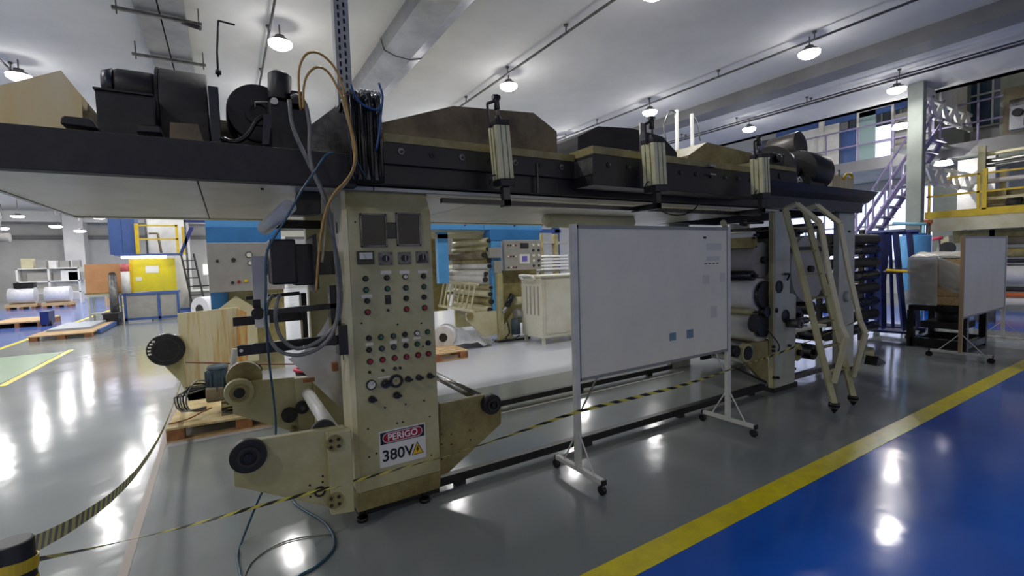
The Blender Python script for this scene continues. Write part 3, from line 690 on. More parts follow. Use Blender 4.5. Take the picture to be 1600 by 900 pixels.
MB().prism([(-1.0, 2.246), (-1.0, 2.40), (-0.627, 2.585), (-0.56, 2.478), (-0.565, 2.246)], 'y', 3.1, 4.8).build('hood', M_sheety, t, label='pale yellow hood with a sloping top')
MB().prism([(0.532, 2.305), (0.484, 2.308), (0.477, 2.455), (0.737, 2.681), (0.795, 2.637), (0.78, 2.327)], 'y', 3.12, 3.5).build('grey_chute', M_steeld, t)
bx('deck', M_brown, t, -0.56, 0.9, 3.8, 4.9, 2.246, 2.62)
bx('top_plate', M_ink, t, -0.98, 0.9, 2.9, 4.95, 2.232, 2.246)
# right end platform
bx('end_beam', M_dark, t, 4.95, 7.16, 2.84, 2.95, 2.085, 2.215, bevel=0.003)
MB().prism([(2.72, 2.345), (2.78, 2.27), (2.84, 2.215), (5.0, 2.215), (5.0, 2.345)], 'x', 4.72, 7.32).build('end_platform', M_dark, t, bevel=0.003)
bx('end_beam', M_dark, t, 4.95, 7.16, 4.86, 4.96, 2.085, 2.215)
bx('end_cross_beam', M_dark, t, 7.0, 7.16, 2.95, 4.86, 2.085, 2.215)
bx('cable_box', M_cream2, t, 4.5, 5.15, 2.78, 2.95, 2.36, 2.50, bevel=0.003)
bx('bolt_panel', M_ink, t, 4.5, 5.35, 2.74, 2.78, 2.345, 2.46)
for x in (4.78, 5.02): 
    c = MB().cyl((x, 2.74, 2.40), (x, 2.73, 2.40), 0.035, n=8).build('bolt_plate', M_blackg, t)
bx('cream_rail', M_cream2, t, 4.5, 5.3, 2.72, 2.78, 2.46, 2.50)
bx('end_box', M_stain, t, *(lambda a, b: (a[0], b[0], 3.3, 3.7, 2.345, b[1]))((7.373, 2.519), (8.024, 2.669)), label='yellowed box at the end of the platform')
MB().tube([(7.475, 3.2, 2.599), (7.549, 3.2, 2.666), (7.702, 3.2, 2.677), (7.723, 3.2, 2.615)], 0.02, n=8).build('lifting_loop', M_yel, t, label='yellow loop handle')
# capsule lamp under the oven
q0 = (2.831, 3.9, 2.02); q1 = (4.002, 3.79, 2.02)
M_diff = mat('frosted lamp cover', (230, 224, 190), rough=0.35)
lt = T('capsule_lamp', 'long capsule-shaped lamp fixed under the oven above the whiteboard', 'lamp', (q0[0], q0[1], 2.0))
a = Vector((q0[0], q0[1], 2.0)); b = Vector((q1[0], q1[1]+0.1, 2.0))
MB().cyl(a, b, 0.075, n=20).cyl(a-(b-a).normalized()*0.05, a, 0.035, 0.075, n=20).cyl(b, b+(b-a).normalized()*0.05, 0.075, 0.035, n=20).build('cover', M_diff, lt)
MB().box(min(a.x, b.x), max(a.x, b.x), a.y-0.05, b.y+0.05, 2.03, 2.055).build('base_tray', M_cream2, lt)

# ---------------------------------------------------------------- pneumatic cylinders along the oven
def cylinder(x, y, z0, z1, w, label, first=[None]):
    t = T('air_cylinder', label, 'cylinder', (x, y, z0), 'bright air cylinders on the oven side')
    h = z1-z0
    MB().box(x-w/2, x+w/2, y-w/2, y+w/2, z0, z1).build('barrel', M_bright, t, bevel=0.006)
    for k in (-0.18, 0.18): MB().box(x+k*w-0.003, x+k*w+0.003, y-w/2-0.002, y-w/2+0.001, z0, z1).build('groove', M_steeld, t)
    for k in (-0.18, 0.18): MB().box(x-w/2-0.002, x-w/2+0.001, y+k*w-0.003, y+k*w+0.003, z0, z1).build('groove', M_steeld, t)
    MB().box(x-w*0.5, x+w*0.5, y-w*0.5, y+w*0.5, z1, z1+0.035).cyl((x, y, z1+0.035), (x, y, z1+0.07), w*0.22, w*0.15, n=12).build('top_cap', M_ink, t, bevel=0.004)
    MB().box(x-w*0.5, x+w*0.5, y-w*0.5, y+w*0.5, z0-0.05, z0).build('bottom_cap', M_black, t, bevel=0.006)
    MB().cyl((x, y, z1+0.05), (x, y, z1+0.13), 0.009, n=10).build('rod', M_steeld, t)
    MB().cyl((x, y, z1+0.11), (x, y, z1+0.20), 0.02, n=10).cyl((x-0.025, y, z1+0.185), (x+0.025, y, z1+0.185), 0.018, n=10).build('clevis', M_blackg, t, bevel=0.002)
    MB().bar([(x-0.02, y, z1+0.16), (x-0.07, y, z1+0.14), (x-0.07, y, z1+0.0), (x-0.04, y, z1+0.0)], 0.014).build('support_arm', M_ink, t)
    MB().box(x-0.02, x+0.03, y-0.02, y+0.02, 1.96, z0-0.05).box(x-0.02, x+0.03, y-0.02, 2.70, 1.955, 1.999).build('lower_link', M_blackg, t)
    MB().tube([(x-w*0.5, y, z0+0.03), (x-w*0.9, y-0.02, z0+0.02), (x-w*1.0, y, z0-0.03), (x-w*0.6, y, z0-0.04)], 0.005, n=6).build('air_hose', M_blackg, t)
    o = t; o.rotation_euler = (R(0), R(-4), 0)
    return t
cylinder(1.585, 2.66, 2.13, 2.47, 0.105, 'bright air cylinder nearest the control cabinet, on the oven side')
cylinder(2.80, 2.46, 2.13, 2.44, 0.125, 'middle air cylinder on the oven side, above the whiteboard')
cylinder(4.12, 2.42, 2.13, 2.44, 0.115, 'far air cylinder on the oven side, beside the grey drum motors')
for x0 in (1.30, 2.55):
    pass
# ---------------------------------------------------------------- blowers and boxes on top, left end
t = T('fan_blower', 'tall black blower with rounded top standing on the left end of the oven', 'blower', (-0.15, 3.5, 2.246))
MB().cyl((-0.262, 3.45, 2.512), (-0.035, 3.45, 2.512), 0.262, n=40).box(-0.262, -0.035, 3.19, 3.71, 2.25, 2.50).build('volute', M_ink, t, bevel=0.006)
MB().ring((-0.262, 3.45, 2.512), (-1, 0, 0), 0.15, 0.264, 0.015, n=40).build('volute_rim', M_black, t)
MB().box(-0.03, 0.02, 3.12, 3.5, 2.25, 2.62).build('motor_mount', M_dark, t, bevel=0.004)
MB().prism([(-0.215, 2.25), (-0.205, 2.37), (-0.085, 2.375), (-0.055, 2.25)], 'y', 3.02, 3.10).build('foot_block', M_brown, t)
t = T('round_blower', 'black round-faced blower right of the tall blower on the oven', 'blower', (0.2, 3.4, 2.246))
q = (0.228, 3.3, 2.553); c = Vector((q[0], 3.3, q[2]))
MB().cyl(c, c+Vector((0, 0.25, 0)), 0.175, n=36).build('volute', M_black, t, bevel=0.006)
MB().box(c.x-0.12, c.x+0.12, 3.33, 3.52, 2.246, c.z).build('volute_base', M_black, t)
MB().ring(c, (0, -1, 0), 0.05, 0.08, 0.02, n=24).build('inlet_ring', M_ink, t)
MB().tube([(c.x-0.02, 3.285, c.z+0.03), (c.x-0.02, 3.28, c.z+0.06), (c.x+0.05, 3.28, c.z+0.07)], 0.004, n=6, smooth=0).build('lift_handle', M_lab, t)
MB().cyl((0.336, 3.2, 2.612), (0.345, 3.2, 2.766), 0.066, n=22).cyl((0.345, 3.2, 2.766), (0.346, 3.2, 2.782), 0.06, 0.045, n=22).build('motor', M_black, t, bevel=0.004)
a = (0.27, 2.288); b = (0.492, 2.605)
bx('gear_case', M_black, t, a[0], b[0]-0.01, 3.1, 3.35, 2.246, b[1]-0.02, bevel=0.006)
q = (0.295, 3.1, 2.569); MB().cyl((q[0], 3.1, q[2]), (q[0], 3.07, q[2]), 0.02, n=10).build('gland', M_lab, t)
q = (0.422, 3.12, 2.594); bx('terminal_box', M_black, t, q[0]-0.03, q[0]+0.03, 3.1, 3.2, q[2]-0.05, q[2]+0.06)
MB().tube([(0.016, 3.05, 2.323), (0.076, 3.05, 2.305), (0.14, 3.05, 2.344), (0.192, 3.05, 2.432), (0.226, 3.05, 2.461)], 0.014, n=8).build('power_lead', M_blackg, t)
MB().prism([(0.229, 2.459), (0.268, 2.464), (0.246, 2.294), (0.211, 2.29)], 'y', 2.98, 3.0).build('angle_plate', M_lab if 0 else M_dark, t)
t = T('terminal_cabinet', 'dark steel box on the oven between plywood hood and tall blower', 'box', (-0.4, 3.2, 2.246))
a = (-0.505, 2.257); b = (-0.292, 2.509)
bx('case', M_ink, t, a[0], b[0]+0.02, 3.08, 3.3, 2.246, b[1], bevel=0.005)
bx('lid', M_black, t, a[0]-0.005, b[0]+0.02, 3.07, 3.3, b[1], b[1]+0.01)
t = T('drum_motor', 'black drum-shaped motor lying behind the dark box, left of the tall blower', 'motor', (-0.38, 3.35, 2.5))
MB().cyl((-0.47, 3.42, 2.63), (-0.28, 3.42, 2.63), 0.105, n=32).build('body', M_black, t, bevel=0.02)
MB().cyl((-0.52, 3.42, 2.63), (-0.47, 3.42, 2.63), 0.085, 0.105, n=32).build('fan_cover', M_dark, t)
MB().box(-0.47, -0.3, 3.36, 3.48, 2.246, 2.52).build('pedestal', M_black, t)
t = T('wedge_block', 'low dark padded block lying on the beam at the left, before the plywood hood', 'block', (-0.58, 2.95, 2.246))
MB().prism([(-0.597, 2.272), (-0.592, 2.304), (-0.581, 2.311), (-0.499, 2.31), (-0.483, 2.3), (-0.467, 2.266)], 'y', 2.86, 2.98).build('block', M_black, t, bevel=0.006)
t = T('small_block', 'small black block lying on the beam in front of the tall blower', 'block', (-0.25, 2.95, 2.246))
MB().prism([(-0.329, 2.267), (-0.324, 2.304), (-0.236, 2.309), (-0.228, 2.272)], 'y', 2.86, 2.98).build('block', M_blackg, t, bevel=0.006)
# right-hand drum motors
def drum(label, c, r, L, tilt, m=M_ink):
    t = T('drum_blower', label, 'motor', (c[0], c[1], c[2]-r), 'drum motors on the oven end')
    a = Vector(c); d = Vector(tilt).normalized()
    MB().cyl(a, a+d*L, r, n=40).build('drum', m, t, bevel=0.015)
    MB().ring(a, -d, r*0.55, r*0.98, 0.012, n=36).build('face_ring', M_black, t)
    MB().cyl(a, a-d*0.03, r*0.22, n=16).build('shaft_cap', M_blackg, t)
    return t
M_dr = mat('grey brown drum paint', (84, 80, 76), (60, 57, 55), rough=0.38, metal=0.3, scale=5)
t = drum('largest grey drum motor, lying nearest on the platform at the oven end', (5.50, 3.12, 2.61), 0.235, 0.42, (0.95, 0.3, 0), M_dr)
MB().prism([(5.45, 2.345), (5.95, 2.345), (5.9, 2.46), (5.5, 2.46)], 'y', 3.0, 3.3).build('saddle', M_black, t)
a = Vector((6.921, 3.9, 3.048)); b = Vector((6.942, 3.5, 3.082))
t = drum('upper grey drum motor stacked behind the largest drum on the oven end', a, 0.2, (b-a).length, b-a, M_dr)
t_up = (a+b)/2
MB().box(t_up.x-0.1, t_up.x+0.1, t_up.y-0.1, t_up.y+0.1, 2.345, t_up.z-0.1).build('pedestal', M_black, t)
t = drum('rightmost dark drum motor standing on the oven end platform', (6.12, 3.14, 2.60), 0.25, 0.42, (1, 0.0, 0), M_black)
MB().box(6.05, 6.4, 2.95, 3.3, 2.345, 2.5).build('saddle', M_black, t)
t = T('valve_block', 'black valve block in front of the largest drum motor, with loose white leads', 'valve', (5.2, 2.95, 2.345))
MB().box(4.95, 5.25, 2.82, 2.92, 2.50, 2.66).cyl((5.1, 2.82, 2.6), (5.1, 2.78, 2.6), 0.04, n=12).build('block', M_blackg, t, bevel=0.01)
for k in range(5):
    MB().tube([(5.2+0.07*k, 2.80, 2.36), (5.3+0.05*k, 2.79, 2.40+0.03*(k % 3)), (5.42+0.04*k, 2.80, 2.38)], 0.006, n=6).build('white_lead', M_white, t)
t = T('breather_fitting', 'small steel bottle-shaped fitting at the back of the oven end platform', 'fitting', (7.0, 3.6, 2.345))
q = (8.011, 3.5, 2.855)
MB().cyl((q[0], 3.5, 2.34), (q[0], 3.5, 2.70), 0.05, n=14).cyl((q[0], 3.5, 2.70), (q[0], 3.5, 2.82), 0.025, n=12).build('bottle', M_alu, t)

# pipes rising behind the hoods
for (pts, lab) in (([(6.092, 4.9, 3.357), (6.07, 4.9, 3.841)], 'left of two white vertical pipes rising behind the middle hood'), ([(6.46, 4.9, 3.395), (6.434, 4.9, 3.832)], 'right of two white vertical pipes rising behind the middle hood')):
    t = T('vent_pipe', lab, 'pipe', (pts[0][0], pts[0][1], 2.4), 'white pipes behind the hoods')
    MB().cyl((pts[0][0], 4.9, 2.3), pts[1], 0.028, n=12).build('pipe', M_white, t)
    MB().tube([(pts[1][0], 4.9, pts[1][2]-0.02), (pts[1][0]+0.12, 4.9, pts[1][2]-0.12), (pts[1][0]+0.2, 4.9, pts[1][2]-0.4)] if 'right' in lab else
              [(pts[1][0], 4.9, pts[1][2]-0.05), (pts[1][0]-0.15, 4.9, pts[1][2]-0.03), (pts[1][0]-0.28, 4.9, pts[1][2]-0.25), (pts[1][0]-0.25, 4.9, pts[1][2]-0.5)], 0.012, n=8).build('bent_branch', M_steel, t)
t = T('stay_post', 'flat grey upright strap beside the middle air cylinder, behind the cream rail', 'strap', (2.9, 2.9, 2.40))
a = (3.122, 2.535); b = (3.181, 2.754)
bx('strap', M_steel, t, a[0], b[0], 2.9, 2.915, 2.40, b[1])

# ---------------------------------------------------------------- winder frame at the far end
t = T('winder_frame', 'pale grey-green two-post winder frame with rollers, at the right end of the oven', 'machine frame', (6.2, 3.6, 0))
MB().prism([(5.27, 0.02), (5.68, 0.02), (5.70, 0.10), (5.72, 1.08), (5.66, 1.11), (5.58, 1.12), (5.58, 2.06), (5.27, 2.06)], 'y', 2.93, 3.0).build('side_plate', M_post, t, bevel=0.005)
bx('post_edge', M_cream, t, 5.245, 5.269, 2.935, 2.99, 0.05, 2.05, bevel=0.003)
bx('base_shoe', M_ink, t, 5.24, 5.74, 2.92, 3.04, 0, 0.05)
MB().box(6.75, 7.18, 2.93, 3.0, 0.0, 2.085).build('side_plate', M_post, t, bevel=0.005)
bx('base_shoe', M_ink, t, 6.74, 7.2, 2.92, 3.04, 0, 0.03)
bx('side_plate', M_post, t, 5.27, 5.7, 4.40, 4.46, 0, 2.06)
bx('side_plate', M_post, t, 6.75, 7.18, 4.40, 4.46, 0, 2.06)
def phole(px, py, r, m=M_blackg, Y=2.93):
    p = PIX[(px, py)]
    c = MB().ring((p[0], Y, p[1]), (0, -1, 0), r*0.75, r, 0.01, n=20).build('bearing_ring', M_ink, t)
    MB().cyl((p[0], Y, p[1]), (p[0], Y-0.005, p[1]), r*0.78, n=20).build('bearing_bore', m, c)
PIX = {(1217, 448): (5.349, 1.209), (1227, 494): (5.485, 0.86), (1213, 485): (5.298, 0.942), (1234, 505): (5.524, 0.777)}
phole(1217, 448, 0.072); phole(1227, 494, 0.078); phole(1213, 485, 0.028)
p = PIX[(1234, 505)]; MB().cyl((p[0], 2.93, p[1]), (p[0]+0.03, 2.80, p[1]), 0.05, n=18).ring((p[0]+0.03, 2.80, p[1]), (0, -1, 0), 0.025, 0.055, 0.012).build('stub_shaft', M_steeld, t)
MB().cyl((p[0]+0.02, 2.93, p[1]-0.01), (p[0]+0.28, 2.85, p[1]+0.02), 0.04, n=14).build('coupling', M_blackg, t)
MB().bar([(5.411, 2.9, 1.352), (5.519, 2.9, 1.348), (5.465, 2.9, 1.277)], 0.018).build('black_handle', M_blackg, t)
MB().tube([(5.042, 2.9, 0.767), (5.117, 2.9, 0.709), (5.245, 2.9, 0.608), (5.311, 2.9, 0.526), (5.285, 2.9, 0.478)], 0.007, n=6).build('thin_lead', M_ink, t)
for (px, pz) in [(5.217, 0.535), (5.217, 0.491), (5.232, 0.181), (5.31, 0.168), (5.551, 0.509)]:
    MB().cyl((px, 2.93, pz), (px, 2.90, pz), 0.016, n=8).build('hex_bolt', M_blackg, t)
# rollers across the machine (axis along Y), left of the near post
def roller(x, z, r, m, y0=3.05, y1=4.38, name='roller', lab=None):
    o = MB().cyl((x, y0, z), (x, y1, z), r, n=28).build(name, m, t, label=lab)
    MB().cyl((x, y0-0.05, z), (x, y0, z), min(r*0.35, 0.04), n=12).build('journal', M_ink, o)
    return o
roller(5.06, 1.80, 0.045, M_white, lab='thin white top roller')
bx('web_guard', M_cream2, t, 5.02, 5.12, 3.05, 4.4, 1.66, 1.78)
roller(5.22, 1.52, 0.20, M_gpan, lab='large grey paper roll')
roller(5.05, 1.345, 0.055, M_blackg, lab='black rubber roller')
roller(5.2, 1.12, 0.19, M_white, lab='white drum')
roller(5.05, 0.93, 0.032, M_cream)
roller(5.2, 0.74, 0.17, M_white, lab='white drum')
roller(5.1, 0.52, 0.05, M_steel)
for (x, z, r) in ((5.2, 1.12, 0.16), (5.16, 0.78, 0.14)):
    MB().cyl((x, 2.99, z), (x, 3.03, z), r, n=26).build('end_disc', M_blackg, t, bevel=0.004)
q = (5.279, 3, 0.953); MB().cyl((5.18, 2.96, 0.93), (5.18, 3.02, 0.93), 0.06, n=18).build('end_disc', M_blackg, t)
q = (4.935, 2.96, 0.828); MB().cyl((q[0], 2.99, q[2]), (q[0], 2.96, q[2]), 0.10, n=28).build('brake_disc', M_ink, t, bevel=0.004)
# lower arm
MB().prism([(4.548, 0.571), (4.605, 0.619), (5.146, 0.611), (5.161, 0.111), (4.997, 0.21), (4.696, 0.447), (4.582, 0.484)], 'y', 2.94, 2.98).build('arm_plate', M_cream2, t, bevel=0.003)
q = (4.668, 2.92, 0.541); c = MB().cyl((q[0], 2.94, q[2]), (q[0], 2.88, q[2]), 0.10, n=24).build('hub_disc', M_cream, t, bevel=0.004); MB().cyl((q[0], 2.88, q[2]), (q[0], 2.87, q[2]), 0.075, n=22).build('hub_bore', M_blackg, c)
q = (4.509, 2.92, 0.575); MB().cyl((q[0], 2.98, q[2]), (q[0], 2.9, q[2]), 0.06, n=18).build('hub_nut', M_blackg, t)
MB().bar([(4.488, 2.9, 0.405), (5.043, 2.9, 0.164)], 0.02).build('tie_bar', M_ink, t)
# rolls between the two posts
roller(6.25, 1.38, 0.42, M_gpan, lab='large grey roll between the posts')
roller(6.0, 1.83, 0.05, M_ink); roller(6.4, 1.90, 0.06, M_steel)
MB().box(5.75, 6.74, 3.02, 3.06, 1.60, 1.66).build('cross_strap', M_ink, t)
MB().prism([(5.8, 1.98), (6.15, 1.72), (6.35, 1.68), (5.8, 1.68)], 'y', 3.1, 3.13).build('gusset', M_post, t)
for (x, z, r, m) in ((6.1, 0.80, 0.10, M_blackg), (6.45, 0.86, 0.09, M_blackg), (6.0, 0.55, 0.07, M_white), (6.3, 0.60, 0.06, M_steel), (6.55, 0.5, 0.08, M_blackg), (6.1, 0.33, 0.11, M_cream2), (6.5, 0.28, 0.10, M_blackg), (5.95, 0.15, 0.05, M_white)):
    roller(x, z, r, m, 3.1)
bx('lower_tray', M_creamL, t, 5.8, 6.6, 3.0, 4.3, 0.62, 0.65)
bx('floor_beam', M_steeld, t, 5.72, 6.76, 2.96, 3.02, 0.06, 0.12)
bx('back_shroud', M_ink, t, 5.72, 6.74, 4.2, 4.25, 0.1, 1.9)
q = (7.076, 2.9, 0.995); c = MB().cyl((q[0]-0.14, 2.93, q[2]), (q[0]-0.14, 2.88, q[2]), 0.07, n=20).build('handwheel_hub', M_post, t); MB().box(q[0]-0.1, q[0]+0.12, 2.88, 2.92, q[2]-0.05, q[2]+0.05).build('latch', M_blackg, c)
bx('post_slot', M_ink, t, 6.98, 7.05, 2.925, 2.93, 1.83, 1.86)
# upper pipes right of the whiteboard top
MB().cyl((4.5, 3.05, 1.93), (4.9, 3.3, 1.92), 0.03, n=12).build('feed_tube', M_creamL, t)
MB().cyl((4.85, 3.02, 1.93), (5.18, 3.02, 1.94), 0.016, n=10).cyl((4.85, 3.02, 1.93), (4.78, 3.02, 1.93), 0.04, 0.03, n=12).build('rod_end', M_blackg, t)

# ---------------------------------------------------------------- ladder with bent stringers
t = T('rolling_ladder', 'cream tube ladder with bent side frames leaning against the oven end', 'ladder', (5.25, 2.22, 0))
rails = []
for x in (5.05, 5.45):
    w = 0.05
    MB().bar([(x, 2.223, 0.09), (x, 2.46, 1.07), (x, 2.70, 2.03), (x, 2.70, 2.06)], w).build('stringer', M_cream, t)
    hr = [(x, 2.70, 2.055), (x, 2.585, 2.09), (x, 2.36, 1.875), (x, 2.29, 1.45), (x, 2.17, 0.88), (x, 2.118, 0.76), (x, 2.225, 0.30)]
    MB().bar(hr, w*0.8).build('handrail', M_creamL, t)
    c = MB().cyl((x, 2.222, 0.10), (x, 2.222, 0.065), 0.05, n=10).cyl((x, 2.222, 0.065), (x, 2.222, 0.0), 0.052, 0.012, n=10).build('rubber_foot', M_blackg, t)
for k in range(7):
    z = 0.38+k*0.245; f = (z-0.09)/1.94; y = 2.223+f*0.48
    MB().box(5.05, 5.45, y-0.02, y+0.03, z-0.008, z+0.008).build('rung', M_cream2, t)

# ---------------------------------------------------------------- mobile whiteboards
M_board = mat('whiteboard surface', (232, 228, 206), (224, 220, 200), rough=0.45, scale=2)
M_grey = mat('grey board rail', (140, 140, 134), rough=0.4)
def mobile_board(x0, x1, y, zt, zb, foot, label, left_m, wheel, by=0.0):
    t = T('mobile_whiteboard', label, 'whiteboard', ((x0+x1)/2, y, 0))
    bx('board', M_board, t, x0+0.02, x1-0.02, y-0.012, y+0.012, zb+0.02, zt-0.02)
    for a_ in ((x0+0.01, x1-0.01, y-0.018, y+0.018, zt-0.026, zt), (x0+0.01, x1-0.01, y-0.018, y+0.018, zb, zb+0.022), (x0+0.01, x0+0.03, y-0.018, y+0.018, zb, zt), (x1-0.03, x1-0.01, y-0.018, y+0.018, zb, zt)):
        bx('frame_strip', M_grey, t, *a_)
    for x in (x0, x1):
        bx('post', left_m if (left_m and x == x0) else M_tubew, t, x-0.024, x+0.018, y-0.02, y+0.02, 0.09, zt+0.004, bevel=0.003)
        b = bx('foot_bar', M_tubew, t, x-0.018, x+0.018, y-foot, y+foot, 0.075, 0.108, bevel=0.003)
        for s_ in (-1, 1):
            MB().cyl((x, y+s_*0.01, 0.36), (x, y+s_*(foot-0.10), 0.105), 0.006, n=6).build('brace', M_tubew, t)
            yy = y+s_*(foot-0.01)
            bx('plug', M_blackg, b, x-0.02, x+0.02, yy, yy+s_*0.014, 0.073, 0.110)
            c = MB().cyl((x-0.013, yy+0.012, 0.032), (x+0.013, yy+0.012, 0.032), wheel, n=18).build('caster', M_blackg, t)
            MB().cyl((x, yy, 0.03), (x, yy, 0.078), 0.008, n=8).build('caster_stem', M_steeld, c)
    MB().cyl((x0+0.02, y+0.02, 0.46), (x0+0.22, y+0.02, zb+0.01), 0.007, n=6).build('brace', M_steeld, t)
    MB().cyl((x1-0.02, y+0.02, 0.52), (x1-0.16, y+0.02, zb+0.01), 0.007, n=6).build('brace', M_tubew, t)
    return t
t = mobile_board(2.08, 3.84, 2.56, 1.835, 0.725, 0.265, 'large empty mobile whiteboard in front of the machine, with two blue notes', None, 0.032)
M_note = mat('faded blue note', (112, 138, 152), rough=0.7); M_smear = mat('faint grey ink smear', (206, 203, 190), rough=0.45)
for (p, q) in zip([(3.044, 0.905), (3.258, 0.902)], [(3.123, 0.97), (3.342, 0.974)]):
    bx('sticky_note', M_note, t, p[0], q[0], 2.5465, 2.548, p[1], q[1])
for (p, q) in zip([(3.472, 1.347), (3.711, 1.352), (3.527, 1.636), (3.526, 1.543), (3.574, 1.046)], [(3.56, 1.426), (3.786, 1.434), (3.732, 1.695), (3.704, 1.583), (3.665, 1.151)]):
    bx('ink_smear', M_smear, t, p[0], q[0], 2.5468, 2.548, p[1], q[1])
for p in [(3.517, 1.521), (3.569, 1.52), (3.623, 1.521), (3.676, 1.522)]:
    bx('ink_dash', M_ink, t, p[0]-0.018, p[0]+0.014, 2.5465, 2.548, p[1]-0.004, p[1]+0.004)
for p in [(3.502, 1.746)]:
    bx('ink_mark', M_ink, t, p[0]-0.02, p[0]+0.02, 2.5465, 2.548, p[1]-0.01, p[1]+0.008)
t2 = mobile_board(8.82, 10.80, 2.28, 1.745, 0.58, 0.34, 'second mobile whiteboard seen at the far right beside the wrapped crate', mat('tan tube paint', (176, 150, 112), rough=0.5), 0.04)

# ---------------------------------------------------------------- hoses and cables
def cable(path, r, m, name, label, group=None, z=0):
    o = MB().tube(path, r, n=8, smooth=4).build(name, m, None, loc=path[0])
    return tag(o, label, 'cable', group)
cable([(0.334, 2.74, 2.48), (0.345, 2.74, 2.336), (0.406, 2.74, 2.174), (0.464, 2.74, 2.04), (0.503, 2.74, 1.903), (0.521, 2.74, 1.726), (0.541, 2.8, 1.546), (0.539, 2.8, 1.38), (0.508, 2.8, 1.235), (0.427, 2.8, 1.142), (0.31, 2.8, 1.113), (0.208, 2.8, 1.162), (0.165, 2.8, 1.288), (0.174, 2.8, 1.397), (0.216, 3, 1.44)], 0.0105, M_hoseg, 'grey_hose', 'outer of the two thick grey hoses looping in front of the black cross bars')
cable([(0.342, 2.72, 2.489), (0.376, 2.72, 2.5), (0.411, 2.72, 2.456), (0.424, 2.72, 2.34), (0.417, 2.72, 2.205), (0.437, 2.72, 2.087), (0.468, 2.72, 2.003), (0.493, 2.72, 1.9), (0.512, 2.72, 1.76), (0.557, 2.82, 1.582), (0.558, 2.82, 1.396), (0.524, 2.82, 1.269), (0.432, 2.82, 1.179), (0.314, 2.82, 1.146), (0.237, 2.82, 1.215), (0.214, 2.82, 1.316), (0.226, 2.82, 1.42), (0.256, 3, 1.437)], 0.0105, M_hoseg, 'grey_hose', 'inner of the two thick grey hoses, bulging up beside the gear case')
cable([(0.384, 2.71, 2.426), (0.38, 2.71, 2.531), (0.389, 2.71, 2.647), (0.43, 2.71, 2.724), (0.495, 2.71, 2.737), (0.564, 2.71, 2.68), (0.602, 2.71, 2.584), (0.618, 2.71, 2.5), (0.628, 2.71, 2.414), (0.644, 2.71, 2.259), (0.643, 2.71, 2.153), (0.594, 2.71, 2.068), (0.533, 2.71, 2.005), (0.492, 2.71, 1.916), (0.465, 2.71, 1.846), (0.451, 2.71, 1.76)], 0.0065, M_hosey, 'ochre_hose', 'ochre hose making the higher loop above the gear case')
cable([(0.394, 2.69, 2.428), (0.399, 2.69, 2.527), (0.421, 2.69, 2.603), (0.471, 2.69, 2.655), (0.525, 2.69, 2.642), (0.574, 2.69, 2.562), (0.613, 2.69, 2.476), (0.631, 2.69, 2.357), (0.649, 2.69, 2.237), (0.63, 2.69, 2.13), (0.582, 2.69, 2.057), (0.518, 2.69, 1.984), (0.477, 2.69, 1.897), (0.444, 2.69, 1.759), (0.424, 2.69, 1.621), (0.407, 2.69, 1.467)], 0.0065, M_hosey, 'ochre_hose', 'ochre hose making the lower loop above the gear case')
cable([(0.597, 2.7, 2.511), (0.619, 2.7, 2.411), (0.642, 2.7, 2.326), (0.654, 2.7, 2.222), (0.64, 2.7, 2.143), (0.595, 2.7, 2.059), (0.526, 2.7, 1.982), (0.498, 2.7, 1.94), (0.477, 2.7, 1.863), (0.461, 2.7, 1.724), (0.445, 2.7, 1.621)], 0.008, M_hosec, 'cream_hose', 'cream hose tied with the ochre hoses at the top corner of the cabinet')
cable([(0.53, 2.66, 2.209), (0.484, 2.66, 2.185), (0.428, 2.66, 2.1), (0.354, 2.66, 1.989), (0.271, 2.66, 1.839), (0.2, 2.66, 1.724), (0.176, 2.66, 1.654), (0.165, 2.66, 1.499), (0.158, 2.66, 1.369), (0.174, 2.9, 1.098), (0.191, 3, 0.854), (0.202, 3.1, 0.672), (0.186, 3.08, 0.525), (0.16, 3.05, 0.406), (0.121, 3.03, 0.328), (0.077, 3.02, 0.25)]+[(-0.011, 3.096, 0.012), (-0.037, 2.948, 0.012), (-0.031, 2.802, 0.012), (-0.018, 2.62, 0.012)], 0.0065, M_hoset, 'teal_hose', 'thin teal hose falling from the beam past the arm plates to the floor')
cable([(0.297, 3.522, 0.008), (0.309, 3.379, 0.008), (0.36, 3.227, 0.008), (0.427, 3.045, 0.008), (0.451, 2.864, 0.008), (0.432, 2.727, 0.008), (0.377, 2.648, 0.008), (0.304, 2.595, 0.008), (0.233, 2.571, 0.008), (0.188, 2.515, 0.008)], 0.008, M_hoset, 'floor_hose', 'short teal hose curling on the floor left of the cabinet foot')
cable([(-0.022, 2.677, 0.006), (0.024, 2.839, 0.006), (0.133, 2.935, 0.006), (0.252, 2.95, 0.006), (0.386, 2.905, 0.006), (0.452, 2.875, 0.006)], 0.004, M_hoseg, 'thin_lead', 'thin grey lead lying on the floor inside the teal hose loop')
bt = T('cable_bundle', 'thick bundle of black cables hanging over the beam behind the cabinet top', 'cables', (0.73, 2.78, 2.09))
rnd = random.Random(3)
for k in range(17):
    x = 0.645+0.0105*k; y = 2.775-0.022*math.sin(k*1.3); zt = 2.52+0.05*rnd.random()
    pts = [(x+0.01*rnd.random(), y+0.02, 2.08), (x+0.006*math.sin(k), y-0.01, 2.25), (x-0.003, y-0.012, 2.40), (x, y, zt), (x+0.02*math.sin(k*2), y+0.09, zt+0.06), (x+0.03*math.sin(k), y+0.22, zt+0.0)]
    MB().tube(pts, 0.0095+0.003*rnd.random(), n=8).build('black_cable', M_blackg, bt)
bx('backing_sleeve', M_blackg, bt, 0.645, 0.835, 2.772, 2.81, 2.085, 2.53, bevel=0.01)
